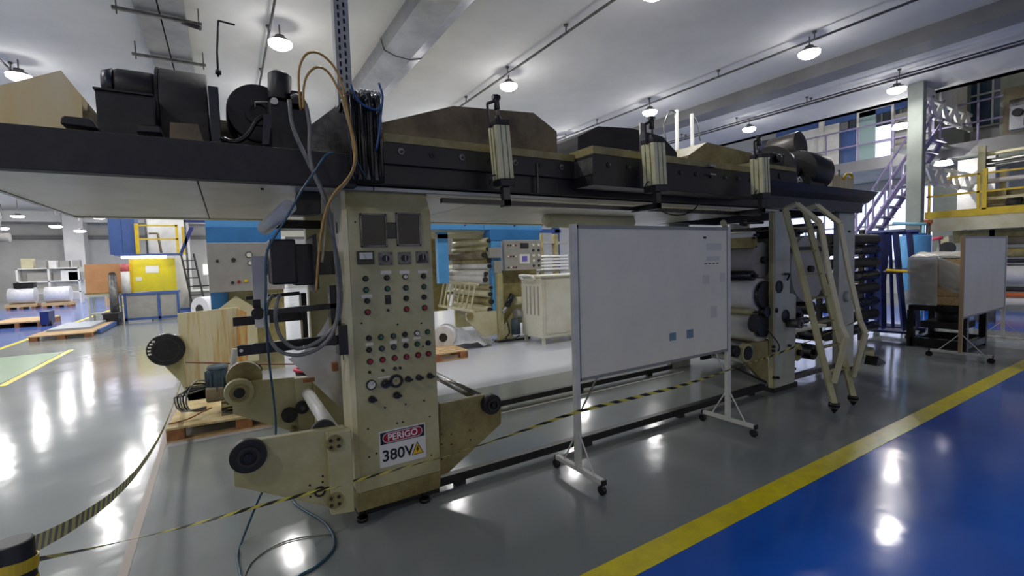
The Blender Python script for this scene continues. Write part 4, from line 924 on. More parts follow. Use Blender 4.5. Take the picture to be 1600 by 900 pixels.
MB().tube([(0.811, 2.73, 2.643), (0.83, 2.73, 2.574), (0.819, 2.73, 2.499), (0.797, 2.73, 2.351), (0.778, 2.73, 2.258)], 0.007, n=6).build('blue_cable', M_hoseb, bt)
MB().tube([(0.65, 2.72, 2.605), (0.671, 2.72, 2.546), (0.708, 2.72, 2.506), (0.757, 2.72, 2.488), (0.801, 2.72, 2.49), (0.814, 2.72, 2.521)], 0.007, n=6).build('blue_cable', M_hoseb, bt)
MB().tube([(0.628, 2.73, 2.332), (0.642, 2.73, 2.263), (0.673, 2.73, 2.177), (0.712, 2.73, 2.097)], 0.004, n=6).build('teal_cable', M_hoset, bt)
for k in range(6):
    MB().tube([(0.703, 2.75, 2.553), (0.726, 2.75, 2.574), (0.747, 2.75, 2.56), (0.731, 2.75, 2.536)], 0.004, n=5).build('silver_tie', M_steel, bt) if k == 0 else None
    a_ = 0.70+0.02*k
    MB().tube([(a_, 2.78, 2.56), (a_+0.012, 2.76, 2.60), (a_+0.03, 2.77, 2.59), (a_+0.025, 2.79, 2.55)], 0.0045, n=5).build('silver_tie', M_steel, bt)
cable([(3.001, 2.62, 1.988), (3.069, 2.62, 1.959), (3.193, 2.62, 1.936), (3.339, 2.62, 1.945), (3.456, 2.62, 1.986), (3.525, 2.62, 2.043)], 0.006, M_blackg, 'sagging_cable', 'black cable sagging below the oven right of the middle air cylinder')

# ---------------------------------------------------------------- barrier tape and its bollard
M_tape = bpy.data.materials.new('striped barrier tape'); M_tape.use_nodes = True
nt = M_tape.node_tree; b = nt.nodes['Principled BSDF']; b.inputs['Roughness'].default_value = 0.35
uvn = nt.nodes.new('ShaderNodeUVMap'); sp = nt.nodes.new('ShaderNodeSeparateXYZ'); nt.links.new(uvn.outputs[0], sp.inputs[0])
ad = nt.nodes.new('ShaderNodeMath'); ad.operation = 'MULTIPLY_ADD'; nt.links.new(sp.outputs[1], ad.inputs[0]); ad.inputs[1].default_value = 0.5; nt.links.new(sp.outputs[0], ad.inputs[2])
fr = nt.nodes.new('ShaderNodeMath'); fr.operation = 'FRACT'; nt.links.new(ad.outputs[0], fr.inputs[0])
gt = nt.nodes.new('ShaderNodeMath'); gt.operation = 'GREATER_THAN'; nt.links.new(fr.outputs[0], gt.inputs[0]); gt.inputs[1].default_value = 0.5
mx = nt.nodes.new('ShaderNodeMix'); mx.data_type = 'RGBA'; nt.links.new(gt.outputs[0], mx.inputs['Factor']); mx.inputs[6].default_value = lin((216, 204, 96)); mx.inputs[7].default_value = lin((30, 30, 30))
nt.links.new(mx.outputs[2], b.inputs['Base Color'])
def tape(path, w, twist, label, period=0.09, n=140, flat=0.0):
    pts = [Vector(p) for p in path]; seg = []; 
    L = [0]
    for a_, b_ in zip(pts[:-1], pts[1:]): L.append(L[-1]+(b_-a_).length)
    vs = []; uv = []; fs = []
    def P(s):
        for i in range(len(pts)-1):
            if s <= L[i+1] or i == len(pts)-2:
                u = (s-L[i])/(L[i+1]-L[i]); p0 = pts[max(i-1, 0)]; p1 = pts[i]; p2 = pts[i+1]; p3 = pts[min(i+2, len(pts)-1)]
                return 0.5*((2*p1)+(p2-p0)*u+(2*p0-5*p1+4*p2-p3)*u*u+(3*p1-p0-3*p2+p3)*u*u*u)
    for k in range(n+1):
        s = L[-1]*k/n; p = P(s); d = (P(min(s+0.02, L[-1]))-P(max(s-0.02, 0))).normalized()
        a_ = twist(k/n); side = Vector((0, 0, 1)) if abs(d.z) < 0.95 else Vector((0, 1, 0))
        side = (side-d*side.dot(d)).normalized(); oth = d.cross(side)
        v = side*math.cos(a_)+oth*math.sin(a_)
        nn = d.cross(v)*0.0006
        vs += [p-v*w/2-nn, p+v*w/2-nn, p-v*w/2+nn, p+v*w/2+nn]; uv.append(s/period)
    for k in range(n):
        a_ = 4*k; fs += [(a_, a_+4, a_+5, a_+1), (a_+2, a_+3, a_+7, a_+6), (a_, a_+2, a_+6, a_+4), (a_+1, a_+5, a_+7, a_+3)]
    o0 = pts[0]
    me = bpy.data.meshes.new('barrier_tape'); me.from_pydata([tuple(v-o0) for v in vs], [], fs); me.materials.append(M_tape)
    ul = me.uv_layers.new(name='UVMap')
    for pl in me.polygons:
        for li in pl.loop_indices:
            vi = me.loops[li].vertex_index; ul.data[li].uv = (uv[vi//4], vi % 2)
    o = bpy.data.objects.new('barrier_tape', me); COL.objects.link(o); o.location = o0
    return tag(o, label, 'tape', 'barrier tapes')
T1 = [(-0.554, 1.9, 0.753), (-0.433, 2.15, 0.627), (-0.192, 2.45, 0.48), (0.061, 2.65, 0.394), (0.28, 2.76, 0.342), (0.57, 2.8, 0.325), (0.925, 2.83, 0.314), (1.202, 2.86, 0.301), (1.614, 2.7, 0.403), (2.068, 2.525, 0.521), (2.647, 2.5, 0.532), (3.249, 2.5, 0.538), (3.775, 2.5, 0.567), (4.73, 2.7, 0.52), (5.286, 2.6, 0.621), (5.186, 2.25, 0.816), (5.41, 2.12, 0.917)]
tape(T1, 0.026, lambda u: 0.9*math.sin(u*9)+0.9, 'twisted yellow and black tape strung across the cabinet front, whiteboard posts and ladder', 0.15, 260)
T2 = [(-0.558, 1.9, 0.793), (-0.582, 2.2, 0.685), (-0.574, 2.5, 0.597), (-0.552, 3, 0.48), (-0.533, 3.6, 0.383), (-0.525, 4.4, 0.304), (-0.52, 5.1, 0.282), (-0.527, 6, 0.272), (-0.522, 6.7, 0.298)]
tape(T2, 0.058, lambda u: 0.25, 'wide yellow and black striped tape sagging away to the rust-stained panel', 0.075, 200)
T3 = [(-0.557, 1.88, 0.788), (-0.513, 1.95, 0.73), (-0.516, 1.85, 0.743)]
t = T('barrier_bollard', 'black bollard wrapped in yellow tape at the bottom left corner', 'bollard', (-0.60, 1.86, 0))
bc = (-0.566, 1.86, 0.842)
t.location = (bc[0], 1.86, 0); WL[t.name] = Vector((bc[0], 1.86, 0))
zt = bc[2]
MB().cyl((bc[0], 1.86, 0.03), (bc[0], 1.86, zt), 0.045, n=24).build('post', M_black, t, bevel=0.006)
MB().cyl((bc[0], 1.86, 0), (bc[0], 1.86, 0.03), 0.16, 0.14, n=24).build('base', M_black, t)
MB().ring((bc[0], 1.86, zt-0.09), (0.05, 0.1, 1), 0.0455, 0.049, 0.035).build('tape_wrap', M_yel, t)
MB().ring((bc[0], 1.86, zt-0.15), (-0.1, 0.05, 1), 0.0455, 0.049, 0.03).build('tape_wrap', M_yel, t)
MB().ring((bc[0], 1.86, zt-0.20), (0.05, 0, 1), 0.0455, 0.049, 0.03).build('tape_wrap', M_yel, t)

# ---------------------------------------------------------------- pallet with old motor parts
def pallet(loc, L, Wd, label, slats=5, top=None, rz=0, h=0.14):
    # long side along X; slats along X on top, blocks and lower boards
    t = T('wooden_pallet', label, 'pallet', loc, None)
    x0, y0, z0 = loc
    if top == 'sheet':
        bx('deck_sheet', M_ply, t, x0, x0+L, y0, y0+Wd, h-0.02, h)
    else:
        w = Wd/(slats*1.25)
        for i in range(slats): yy = y0+(Wd-w)*i/(slats-1); bx('slat', M_wood, t, x0, x0+L, yy, yy+w, h-0.02, h)
    for yy in (y0, y0+Wd/2-0.05, y0+Wd-0.1):
        bx('base_board', M_wood, t, x0, x0+L, yy, yy+0.1, 0.0, 0.018)
        for xx in (x0, x0+L/2-0.07, x0+L-0.14): bx('block', M_woodd, t, xx, xx+0.14, yy, yy+0.1, 0.018, h-0.02)
    if rz: t.rotation_euler.z = rz
    return t
pallet((-0.56, 5.30, 0), 1.25, 1.0, 'wooden pallet carrying the old motor, left of the unwind stand', top='sheet', rz=R(-3))
t = T('pump_motor', 'old teal-grey motor with hoses and scrap metal lying on the pallet', 'motor', (0.0, 5.7, 0.14))
q0 = (-0.145, 5.6, 0.351); q1 = (-0.132, 5.6, 0.595)
MB().cyl((q0[0], 5.6, q0[2]), (q1[0], 5.6, q1[2]), 0.09, n=20).cyl((q1[0], 5.6, q1[2]), (q1[0], 5.6, q1[2]+0.03), 0.10, 0.085, n=20).build('motor_body', M_motor, t, bevel=0.004)
for k in range(12):
    a = 2*PI*k/12; MB().cbox((q0[0]+0.095*math.cos(a), 5.6+0.095*math.sin(a), (q0[2]+q1[2])/2), (0.012, 0.012, (q1[2]-q0[2])*0.8)).build('cooling_fin', M_motor, t)
bx('terminal_box', M_motor, t, q0[0]+0.08, q0[0]+0.25, 5.52, 5.68, q0[2]+0.02, q0[2]+0.16, bevel=0.006)
bx('gear_housing', M_brown, t, q0[0]-0.10, q0[0]+0.06, 5.5, 5.66, 0.27, 0.42, bevel=0.02)
bx('gear_housing', M_ink, t, q0[0]+0.06, q0[0]+0.35, 5.5, 5.7, 0.25, 0.40, bevel=0.02)
rr = random.Random(9)
for k in range(9):
    bx('steel_plate', [M_brown, M_steeld, M_cream2, M_ink][k % 4], t, -0.12+0.05*(k % 3), 0.48-0.04*(k % 4), 5.42+0.04*(k % 2), 5.75+0.03*(k % 3), 0.14+0.014*k, 0.152+0.014*k)
for k in range(5):
    o_ = 0.035*k
    MB().tube([(q0[0]-0.02, 5.62, 0.42), (q0[0]-0.16-o_, 5.58, 0.50-o_), (q0[0]-0.26-o_*0.7, 5.56, 0.36), (q0[0]-0.24-o_*0.5, 5.55, 0.22), (q0[0]-0.10, 5.5, 0.20+o_*0.3)], 0.008, n=7).build('hose', M_ink if k % 2 else M_hoseg, t)
for k in range(6):
    c = Vector((0.16, 5.65, 0.453)); r_ = 0.07+0.008*k
    MB().tube([c+Vector((r_*math.cos(a*PI/5), 0.02*k-0.05, r_*0.75*math.sin(a*PI/5)+0.01*k)) for a in range(11)], 0.008, n=6).build('coiled_hose', M_ink if k % 2 else M_brown, t)
MB().tube([(-0.55, 5.42, 0.15), (-0.4, 5.45, 0.16), (-0.28, 5.48, 0.2), (-0.2, 5.5, 0.22)], 0.007, n=6).build('hose', M_woodd, t)
MB().cyl((0.002, 5, 0.691), (0.032, 5, 0.86), 0.028, 0.03, n=14).cyl((0.002, 5, 0.691), (-0.011, 5, 0.639), 0.028, 0.014, n=14).build('white_handle', M_white, t, bevel=0.002, label='white tapered plastic handle')
t = T('red_rod', 'thin brown-red rod resting across the parts behind the old motor', 'rod', (-0.402, 5.7, 0.675))
MB().tube([(-0.402, 5.7, 0.675), (-0.018, 5.7, 0.607), (0.217, 5.7, 0.567), (0.658, 5.7, 0.503)], 0.008, n=6, smooth=0).build('rod', mat('brown red paint', (120, 62, 56), rough=0.5), t)
t = T('bucket', 'dark bucket with a pink rim behind the far arm plate', 'bucket', (0.72, 5.6, 0.287))
M_pink = mat('pink plastic', (206, 70, 96), rough=0.4)
a = (0.72, 5.6, 0.302); b_ = (0.729, 5.6, 0.46)
MB().cyl((a[0], 5.6, a[2]), (b_[0], 5.6, b_[2]), 0.115, 0.15, n=26).build('pail', M_ink, t)
MB().ring((b_[0], 5.6, b_[2]-0.006), (0, 0, 1), 0.13, 0.165, 0.022, n=28).build('rim', M_pink, t)
MB().cyl((a[0], 5.6, 0.0), (a[0], 5.6, a[2]), 0.112, 0.115, n=26).build('lower_pail', M_ink, t)
# rust-stained panel with hub on the far side
t = T('stained_side_panel', 'rust-stained cream side panel with a black hub, behind the pallet with the motor', 'machine part', (-0.2, 6.85, 0))
MB().box(-0.5, 0.2, 6.80, 6.84, 0.0, 0.2).prism([(-0.526, 1.089), (0.101, 1.117), (0.063, 0.058), (0.119, -0.201), (-0.45, -0.089), (-0.532, 0.24)], 'y', 6.8, 6.84).build('panel', M_stain, t, bevel=0.004)
MB().prism([(0.088, 1.106), (0.19, 1.048), (0.16, 0.114), (0.028, -0.196)], 'y', 6.76, 6.799).build('edge_strip', M_rust, t)
MB().prism([(-0.632, 0.827), (-0.496, 0.827), (-0.495, 0.207), (-0.644, 0.431), (-0.76, 0.615)], 'y', 6.76, 6.799).build('arm_plate', M_cream, t)
q = (-0.646, 6.7, 0.688); c = MB().cyl((q[0], 6.76, q[2]), (q[0], 6.66, q[2]), 0.185, n=32).build('hub_disc', M_blackg, t, bevel=0.01); MB().ring((q[0], 6.66, q[2]), (0, -1, 0), 0.12, 0.135, 0.012, n=28).build('hub_ring', M_ink, c)
for k in range(5):
    an = PI*0.75+k*0.25; MB().cbox((q[0]+0.155*math.cos(an), 6.657, q[2]+0.155*math.sin(an)), (0.03, 0.006, 0.02)).build('hub_mark', M_lab, c)
bx('back_leg', M_cream2, t, -0.25, -0.18, 6.9, 7.0, 0, 1.0)

# ================================================================ BACKGROUND, MIDDLE: blue machine behind
t = BM = T('blue_coating_machine', 'light blue overhead machine with grey control panels, behind the oven', 'machine', (2.7, 8.5, 0))
bx('header_beam', M_lblue, t, -0.22, 5.68, 8.02, 8.2, 2.21, 2.42, bevel=0.004)
bx('header_seam', M_mblue, t, 4.30, 4.312, 8.016, 8.02, 2.21, 2.42)
for x in (0.6, 1.9, 3.9, 5.0): MB().cyl((x, 8.02, 2.3), (x, 8.0, 2.3), 0.02, n=8).build('bolt', M_nblue, t)
bx('panel_hood', M_mblue, t, -0.22, 0.75, 8.0, 8.25, 1.98, 2.21)
bx('panel_hood', M_mblue, t, 4.42, 5.60, 8.0, 8.25, 1.99, 2.21)
bx('oven_body', M_creamL, t, -0.2, 5.6, 8.2, 9.8, 2.18, 2.6)
def panel(x0, x1, z0, z1):
    p = bx('control_panel', M_gpan, t, x0, x1, 7.9, 8.0, z0, z1, bevel=0.01); return p
p = panel(-0.22, 0.75, 1.27, 1.98)
for (gx, gz, r, m) in ((0.30, 1.80, 0.045, M_lab), (0.31, 1.68, 0.035, M_lab)):
    c = MB().ring((gx, 7.9, gz), (0, -1, 0), r*0.8, r, 0.012, n=18).build('gauge_ring', M_ink, p)
    MB().cyl((gx, 7.9, gz), (gx, 7.893, gz), r*0.82, n=16).build('gauge_dial', m, p)
for (gx, gz, r, m) in ((0.07, 1.40, 0.022, M_ink), (0.15, 1.41, 0.022, M_red), (0.24, 1.42, 0.025, M_yel), (0.10, 1.73, 0.03, M_ink), (-0.1, 1.72, 0.02, M_ink)):
    MB().cyl((gx, 7.9, gz), (gx, 7.88, gz), r, n=12).build('push_button', m, p)
c = bx('meter_cluster', M_ink, p, 0.48, 0.68, 7.89, 7.9, 1.50, 1.66)
p = panel(4.68, 5.56, 1.40, 2.0)
s_ = bx('display_frame', M_white, p, 5.02, 5.26, 7.885, 7.9, 1.53, 1.72); bx('display', mat('violet display', (84, 76, 150), rough=0.2, emit=(84, 76, 150), es=0.3), p, 5.08, 5.2, 7.88, 7.886, 1.57, 1.68)
bx('meter_cluster', M_ink, p, 5.05, 5.24, 7.885, 7.9, 1.84, 1.94)
for i in range(2):
    for j in range(5):
        MB().cyl((5.36+0.13*i, 7.9, 1.48+0.105*j), (5.36+0.13*i, 7.88, 1.48+0.105*j), 0.026, n=12).build('push_button', M_lab if (j % 2 == 0 and j > 0) or (i == 0 and j == 1) else M_ink, p)
for i in range(4):
    for j in range(3): MB().cyl((4.76+0.06*i, 7.9, 1.46+0.22*j), (4.76+0.06*i, 7.885, 1.46+0.22*j), 0.016, n=10).build('small_button', [M_ink, M_lab, M_red][(i+j) % 3], p)
bx('blue_post', M_lblue, t, 4.44, 4.66, 8.0, 8.12, 0.6, 2.0)
bx('junction_box', M_gpan, t, 4.36, 4.62, 7.93, 7.99, 1.66, 1.86, bevel=0.008)
bx('junction_box', M_gpan, t, 4.46, 4.62, 7.93, 7.99, 1.36, 1.60, bevel=0.008)
bx('blue_post', M_lblue, t, 3.45, 3.66, 8.3, 8.42, 1.2, 2.2)
bx('blue_post', M_mblue, t, -0.22, 0.0, 8.2, 8.4, 0.0, 2.0)
bx('cream_post', M_cream, t, 4.50, 4.62, 7.9, 8.0, 0.02, 1.36, bevel=0.004)
bx('base_plate', M_ink, t, 4.45, 5.2, 7.85, 8.1, 0, 0.04)
bx('side_frame', M_cream, t, 0.0, 0.72, 8.25, 8.32, 0, 1.3)
bx('side_frame', M_cream2, t, 0.35, 0.75, 8.1, 8.16, 0.3, 1.27)
MB().prism([(-0.35, 0.2), (0.35, 0.2), (0.35, 1.0), (0.1, 1.2), (-0.15, 1.0)], 'y', 8.0, 8.08).build('side_frame', M_creamL, t)
bx('side_frame', M_cream2, t, 4.66, 5.6, 8.15, 8.25, 0.3, 1.40)
bx('rear_frame', M_cream, t, 4.4, 5.3, 9.7, 9.78, 0.1, 2.2)
bx('rear_frame', M_cream2, t, 3.5, 4.3, 9.9, 9.98, 0.5, 2.2)
bx('cross_tube', M_creamL, t, 3.3, 4.5, 8.3, 8.4, 2.06, 2.14)
def br(x, z, r, m, y0=8.05, y1=9.65):
    MB().cyl((x, y0, z), (x, y1, z), r, n=18).build('roller', m, t)
    MB().cyl((x, y0-0.05, z), (x, y0, z), r*0.6, n=12).build('roller_cap', M_ink, t)
for (x, z, r, m) in ((4.4, 2.0, 0.06, M_creamL), (4.38, 1.84, 0.06, M_cream), (4.3, 1.72, 0.08, M_brown), (4.4, 1.62, 0.07, M_cream2), (4.40, 1.50, 0.065, M_paper), (4.32, 1.36, 0.065, M_paper), (4.30, 1.24, 0.085, M_paper),
                     (4.42, 1.08, 0.05, M_cream), (4.40, 0.95, 0.07, M_creamL), (4.42, 0.80, 0.08, M_cream2), (4.38, 0.64, 0.08, M_creamL), (4.46, 0.5, 0.07, M_brown)): br(x, z, r, m)
# cream ladder guard leaning beside the rollers
for (a, b_) in (((4.12, 8.0, 1.16), (4.12, 9.75, 1.16)), ((4.02, 8.0, 0.64), (4.02, 9.75, 0.64))):
    MB().bar([a, b_], 0.045).build('guard_rail', M_creamL, t)
for k in range(8):
    y = 8.1+k*0.22; MB().bar([(4.12, y, 1.16), (4.02, y+0.06, 0.64)], 0.032).build('guard_rung', M_creamL, t)
MB().prism([(3.83, 0.63), (4.487, 0.624), (4.499, 0.151), (4.155, 0.151), (3.903, 0.426), (3.838, 0.494)], 'y', 7.95, 8.0).build('arm_plate', M_creamL, t, bevel=0.004)
q = (3.886, 7.9, 0.572); MB().cyl((q[0], 7.95, q[2]), (q[0], 7.9, q[2]), 0.07, n=18).build('hub', M_cream2, t)
MB().cyl((4.776, 7.8, 0.932), (4.636, 7.8, 0.715), 0.06, n=14).build('air_cylinder_body', M_blackg, t)
MB().cyl((4.636, 7.8, 0.715), (4.544, 7.8, 0.572), 0.04, n=14).build('air_cylinder_rod', M_steel, t)
MB().prism([(4.584, 0.078), (4.652, 0.326), (4.872, 0.639), (4.894, 0.405), (4.791, 0.054)], 'y', 7.88, 7.94).build('web_gusset', M_cream, t)
q = (4.936, 7.8, 0.795); MB().cyl((q[0]-0.1, 7.8, q[2]), (q[0]+0.12, 7.8, q[2]), 0.08, n=16).build('drive_coupling', M_creamL, t)
q = (4.927, 7.8, 0.54); MB().cyl((q[0]-0.1, 7.8, q[2]), (q[0]+0.12, 7.8, q[2]), 0.10, n=16).build('drive_motor', M_gpan, t)
q = (4.796, 7.75, 0.276); MB().cyl((q[0], 7.75, 0.15), (q[0], 7.75, 0.45), 0.09, n=16).build('drive_motor', M_motor, t)
MB().tube([(4.567, 7.7, 0.454), (4.615, 7.7, 0.2), (4.525, 7.7, 0.11), (4.669, 7.7, 0.056), (4.848, 7.7, 0.124)], 0.015, n=6).build('drive_cable', M_blackg, t)

t = T('white_cabinet', 'off-white sheet metal cabinet on short legs, left of the whiteboard', 'cabinet', (5.45, 7.4, 0))
M_offw = mat('scuffed off-white cabinet', (214, 212, 196), (196, 190, 168), rough=0.4, scale=1.6, bump=0.08)
bx('body', M_offw, t, 4.95, 6.15, 7.05, 7.75, 0.13, 1.27, bevel=0.006)
bx('top', M_offw, t, 4.92, 6.18, 7.02, 7.78, 1.27, 1.30, bevel=0.004)
bx('inset_panel', M_offw, t, 5.03, 6.07, 7.04, 7.05, 0.2, 1.2)
for k in range(4): bx('vent_slot', M_gpan, t, 4.945, 4.95, 7.15+0.13*k, 7.19+0.13*k, 0.55, 1.1)
for (x, y) in ((4.98, 7.08), (6.08, 7.08), (4.98, 7.68), (6.08, 7.68)): bx('leg', M_offw, t, x, x+0.05, y, y+0.05, 0, 0.13)
MB().tube([(4.9, 7.2, 1.22), (4.82, 7.2, 1.30), (4.82, 7.6, 1.30), (4.9, 7.6, 1.22)], 0.025, n=8).build('towel_rail', M_white, t)

# wrapped film rolls lying beside the blue machine
t = T('film_roll', 'crumpled film-wrapped roll lying on the floor under the blue machine guard', 'roll', (3.6, 8.0, 0))
a = (3.191, 7.6, 0.41)
MB().cyl((a[0], 7.6, 0.28), (a[0]+0.2, 7.9, 0.28), 0.2, n=24).build('roll_body', M_roll, t)
MB().cyl((a[0]-0.005, 7.59, 0.28), (a[0], 7.6, 0.28), 0.075, n=16).build('core', M_ink, t)
rr = random.Random(5)
g = []
for i in range(9):
    row = []
    for j in range(9):
        u, v = i/8, j/8
        x = 3.25+1.0*v; y = 7.62+0.75*u
        z = 0.02+0.30*math.sin(PI*u)*math.sin(PI*min(1, v*0.9+0.15))*(1-0.4*v)+0.11*rr.random()
        row.append((x, y, z))
    g.append(row)
MB().sheet(g, 0.003).build('loose_film', mat('crumpled grey film', (206, 208, 214), (176, 178, 186), rough=0.18, scale=5, bump=0.5, bscale=12), t)
pallet((2.3, 6.95, 0), 1.05, 0.75, 'wooden slatted pallet on the floor right behind the control cabinet', slats=6)

# things seen past the blue machine, deeper in the hall
t = T('parts_bench', 'cluttered rack with teal drum and rollers deep in the hall, left of the whiteboard', 'rack', (9.5, 13, 0))
for (px, w) in ((850, 0.12), (868, 0.10), (886, 0.14)):
    q = (8.548, 12, 1.708)
    MB().box(7.9+(px-850)*0.03, 7.9+(px-850)*0.03+w, 12, 12.15, 0, 2.4).build('upright', M_cream2 if px != 850 else M_steeld, t)
for z in (1.2, 1.65, 2.1): MB().box(7.6, 9.6, 12.02, 12.6, z, z+0.06).build('shelf', M_gpan, t)
MB().cyl((7.9, 12.1, 1.75), (7.9, 12.1, 2.1), 0.16, n=18).build('teal_drum', mat('teal drum', (30, 110, 104), rough=0.4), t)
for k in range(5): MB().cyl((8.0, 11.9, 1.3+0.1*k), (9.4, 11.9, 1.3+0.1*k), 0.035, n=10).build('roller', M_white, t)
t = T('far_blue_gantry', 'pale blue gantry deep in the hall above the white cabinet', 'gantry', (12, 20, 0))
for (x, y) in ((11, 20), (15, 20)): MB().box(x, x+0.3, y, y+0.3, 0, 4.2).build('post', M_sblue, t)
for z in (3.0, 3.6, 4.1): MB().box(10.5, 15.4, 20, 20.3, z, z+0.18).build('beam', M_sblue, t)
for k in range(6): MB().bar([(10.8+0.8*k, 20.1, 3.1), (11.3+0.8*k, 20.1, 3.7)], 0.08).build('brace', M_steeld, t)
rr = random.Random(21)
spec = [('machine_cabinet', 'pale machine cabinet standing in the far hall', M_creamL), ('machine_cabinet', 'pale machine cabinet standing in the far hall', M_white), ('machine_cabinet', 'pale machine cabinet standing in the far hall', M_post)]
for k in range(5):
    x = 0.5+2.9*k; y = 20+8*rr.random()
    spec[k % 3] = (spec[k % 3][0], ('leftmost', 'second from the left', 'middle', 'second from the right', 'rightmost')[k]+' of five pale machine cabinets in the far hall', spec[k % 3][2])
    n_, l_, m_ = spec[k % 3]
    t = T(n_, l_, 'cabinet', (x, y, 0), 'far hall cabinets')
    w, h = 0.8+0.8*rr.random(), 1.0+1.2*rr.random()
    bx('body', m_, t, x, x+w, y, y+0.7, 0.1, h, bevel=0.01)
    bx('plinth', M_ink, t, x+0.03, x+w-0.03, y+0.03, y+0.67, 0, 0.1)
    bx('door', M_gpan, t, x+0.06, x+w-0.06, y-0.02, y, 0.2, h-0.15)
    bx('handle', M_ink, t, x+w-0.16, x+w-0.13, y-0.04, y-0.02, h*0.5, h*0.5+0.15)

# ================================================================ BACKGROUND, LEFT HALL
YB = 19.0
t = T('inspection_booth', 'inspection table with yellow screen and lit tube, blue frame, at the far left', 'booth', (-2.15, 19.3, 0))
M_yscr = mat('yellow translucent screen', (222, 206, 40), (206, 190, 50), rough=0.25, scale=2)
for x in (-2.83, -1.97, -1.46): bx('leg', M_sblue, t, x, x+0.07, YB, YB+0.07, 0, 0.88)
bx('table_top', M_sblue, t, -2.86, -1.40, YB-0.02, YB+0.8, 0.86, 0.93)
bx('bottom_rail', M_sblue, t, -2.83, -1.40, YB, YB+0.06, 0.05, 0.13)
for a_ in ((-2.75, -1.99), (-1.89, -1.47)): bx('side_panel', M_gpan, t, a_[0], a_[1], YB+0.02, YB+0.04, 0.13, 0.86)
bx('yellow_screen', M_yscr, t, -2.60, -1.45, YB+0.3, YB+0.33, 0.95, 2.02)
bx('screen_post', M_yel, t, -2.66, -2.58, YB+0.28, YB+0.36, 0.93, 2.05)
bx('top_canopy', M_sblue, t, -2.95, -1.25, YB-0.1, YB+0.9, 2.12, 2.17)
bx('light_tube', mat('lit fluorescent tube', (255, 255, 255), emit=(236, 230, 255), es=9), t, -2.80, -1.65, YB-0.02, YB+0.05, 2.03, 2.10)
bx('paper_sheet', M_lab, t, -2.25, -1.90, YB+0.29, YB+0.3, 1.55, 1.78); bx('paper_sheet', M_lab, t, -2.52, -2.36, YB+0.29, YB+0.3, 1.30, 1.43)
MB().cyl((-2.74, YB+0.05, 0.93), (-2.74, YB+0.05, 1.62), 0.11, n=18).build('white_tube', M_white, t)
MB().cyl((-2.74, YB+0.05, 1.62), (-2.74, YB+0.05, 1.86), 0.11, n=18).build('red_cap', mat('faded red plastic', (200, 96, 96), rough=0.5), t)
t = T('platform_rail', 'yellow guard railing with platform above the inspection booth', 'railing', (-1.9, 19.4, 2.17))
for (x, y) in ((-2.42, YB), (-1.36, YB), (-1.25, YB+0.9)): MB().box(x, x+0.07, y, y+0.07, 2.17, 3.12).build('post', M_yel, t)
for z in (2.62, 3.06): MB().box(-2.42, -1.3, YB, YB+0.05, z, z+0.05).build('rail', M_yel, t)
MB().box(-2.42, -2.32, YB-0.02, YB+0.05, 2.17, 3.14).build('corner_post', M_yel, t)
MB().bar([(-1.8, YB+0.3, 2.2), (-1.86, YB+0.3, 2.85), (-2.1, YB+0.3, 2.85)], 0.05).build('inner_rail', M_brown, t)
t = T('blue_side_enclosure', 'slate blue boxed enclosure high up beside the yellow railing', 'enclosure', (-2.75, 19.4, 2.17))
bx('casing', M_sblue, t, -3.08, -2.42, YB+0.1, YB+0.9, 2.17, 3.5, bevel=0.01)
bx('seam', M_nblue, t, -2.76, -2.75, YB+0.095, YB+0.1, 2.2, 3.45)
t = T('white_tall_panel', 'tall pale panel behind the yellow railing', 'panel', (-1.9, 20.3, 0))
bx('panel', M_white, t, -2.25, -1.15, 20.3, 20.4, 0, 3.5); bx('frame', M_steeld, t, -2.3, -2.25, 20.28, 20.4, 0, 3.5)
t = T('blue_brace_frame', 'navy brace and beam right of the yellow railing', 'frame', (-0.9, 19.3, 0))
bx('top_beam', M_nblue, t, -1.10, -0.25, YB, YB+0.15, 3.20, 3.55)
MB().prism([(-1.319, 2.104), (-1.232, 2.103), (-0.842, 3.039), (-0.966, 3.038)], 'y', YB, YB+0.12).build('brace', M_nblue, t)
bx('post', M_steeld, t, -1.12, -1.06, YB, YB+0.06, 0, 3.3)
t = T('booth_ladder', 'dark leaning ladder at the right side of the inspection booth', 'ladder', (-1.2, 18.9, 0))
for dx in (0, 0.35): MB().bar([(-0.95+dx, 18.5, 0), (-1.25+dx, 18.95, 2.15)], 0.04).build('rail', M_ink, t)
for k in range(7): f_ = (k+0.7)/7.5; MB().box(-0.95-0.3*f_, -0.6-0.3*f_, 18.5+0.45*f_-0.02, 18.5+0.45*f_+0.02, 2.15*f_-0.02, 2.15*f_+0.02).build('rung', M_ink, t)
t = T('computer_cart', 'white workstation cart with lit monitor right of the inspection booth', 'cart', (-0.7, 20, 0))
bx('desk', M_white, t, -1.15, -0.30, 19.6, 20.2, 0.85, 0.90); bx('side', M_gpan, t, -1.1, -0.35, 19.7, 20.1, 0.0, 0.85)
bx('monitor', M_white, t, -0.72, -0.38, 19.8, 19.84, 1.4, 1.82); bx('screen', mat('lit monitor', (230, 236, 240), emit=(225, 235, 240), es=1.2), t, -0.69, -0.41, 19.79, 19.80, 1.44, 1.78)
bx('keyboard_shelf', M_ink, t, -1.0, -0.45, 19.5, 19.6, 1.02, 1.07); bx('back_post', M_white, t, -0.57, -0.53, 19.84, 19.9, 0.9, 1.5)
t = T('cork_board', 'brown pin board standing on a pale table left of the inspection booth', 'board', (-3.3, 19.2, 0.9))
bx('board', mat('brown cork', (196, 146, 98), (184, 134, 88), rough=0.8, scale=3), t, -3.74, -2.88, 19.2, 19.24, 0.98, 1.88)
bx('frame', M_cream2, t, -3.78, -2.84, 19.21, 19.26, 0.93, 0.98)
t = T('pale_table', 'pale tube table under the brown pin board', 'table', (-3.3, 19.3, 0))
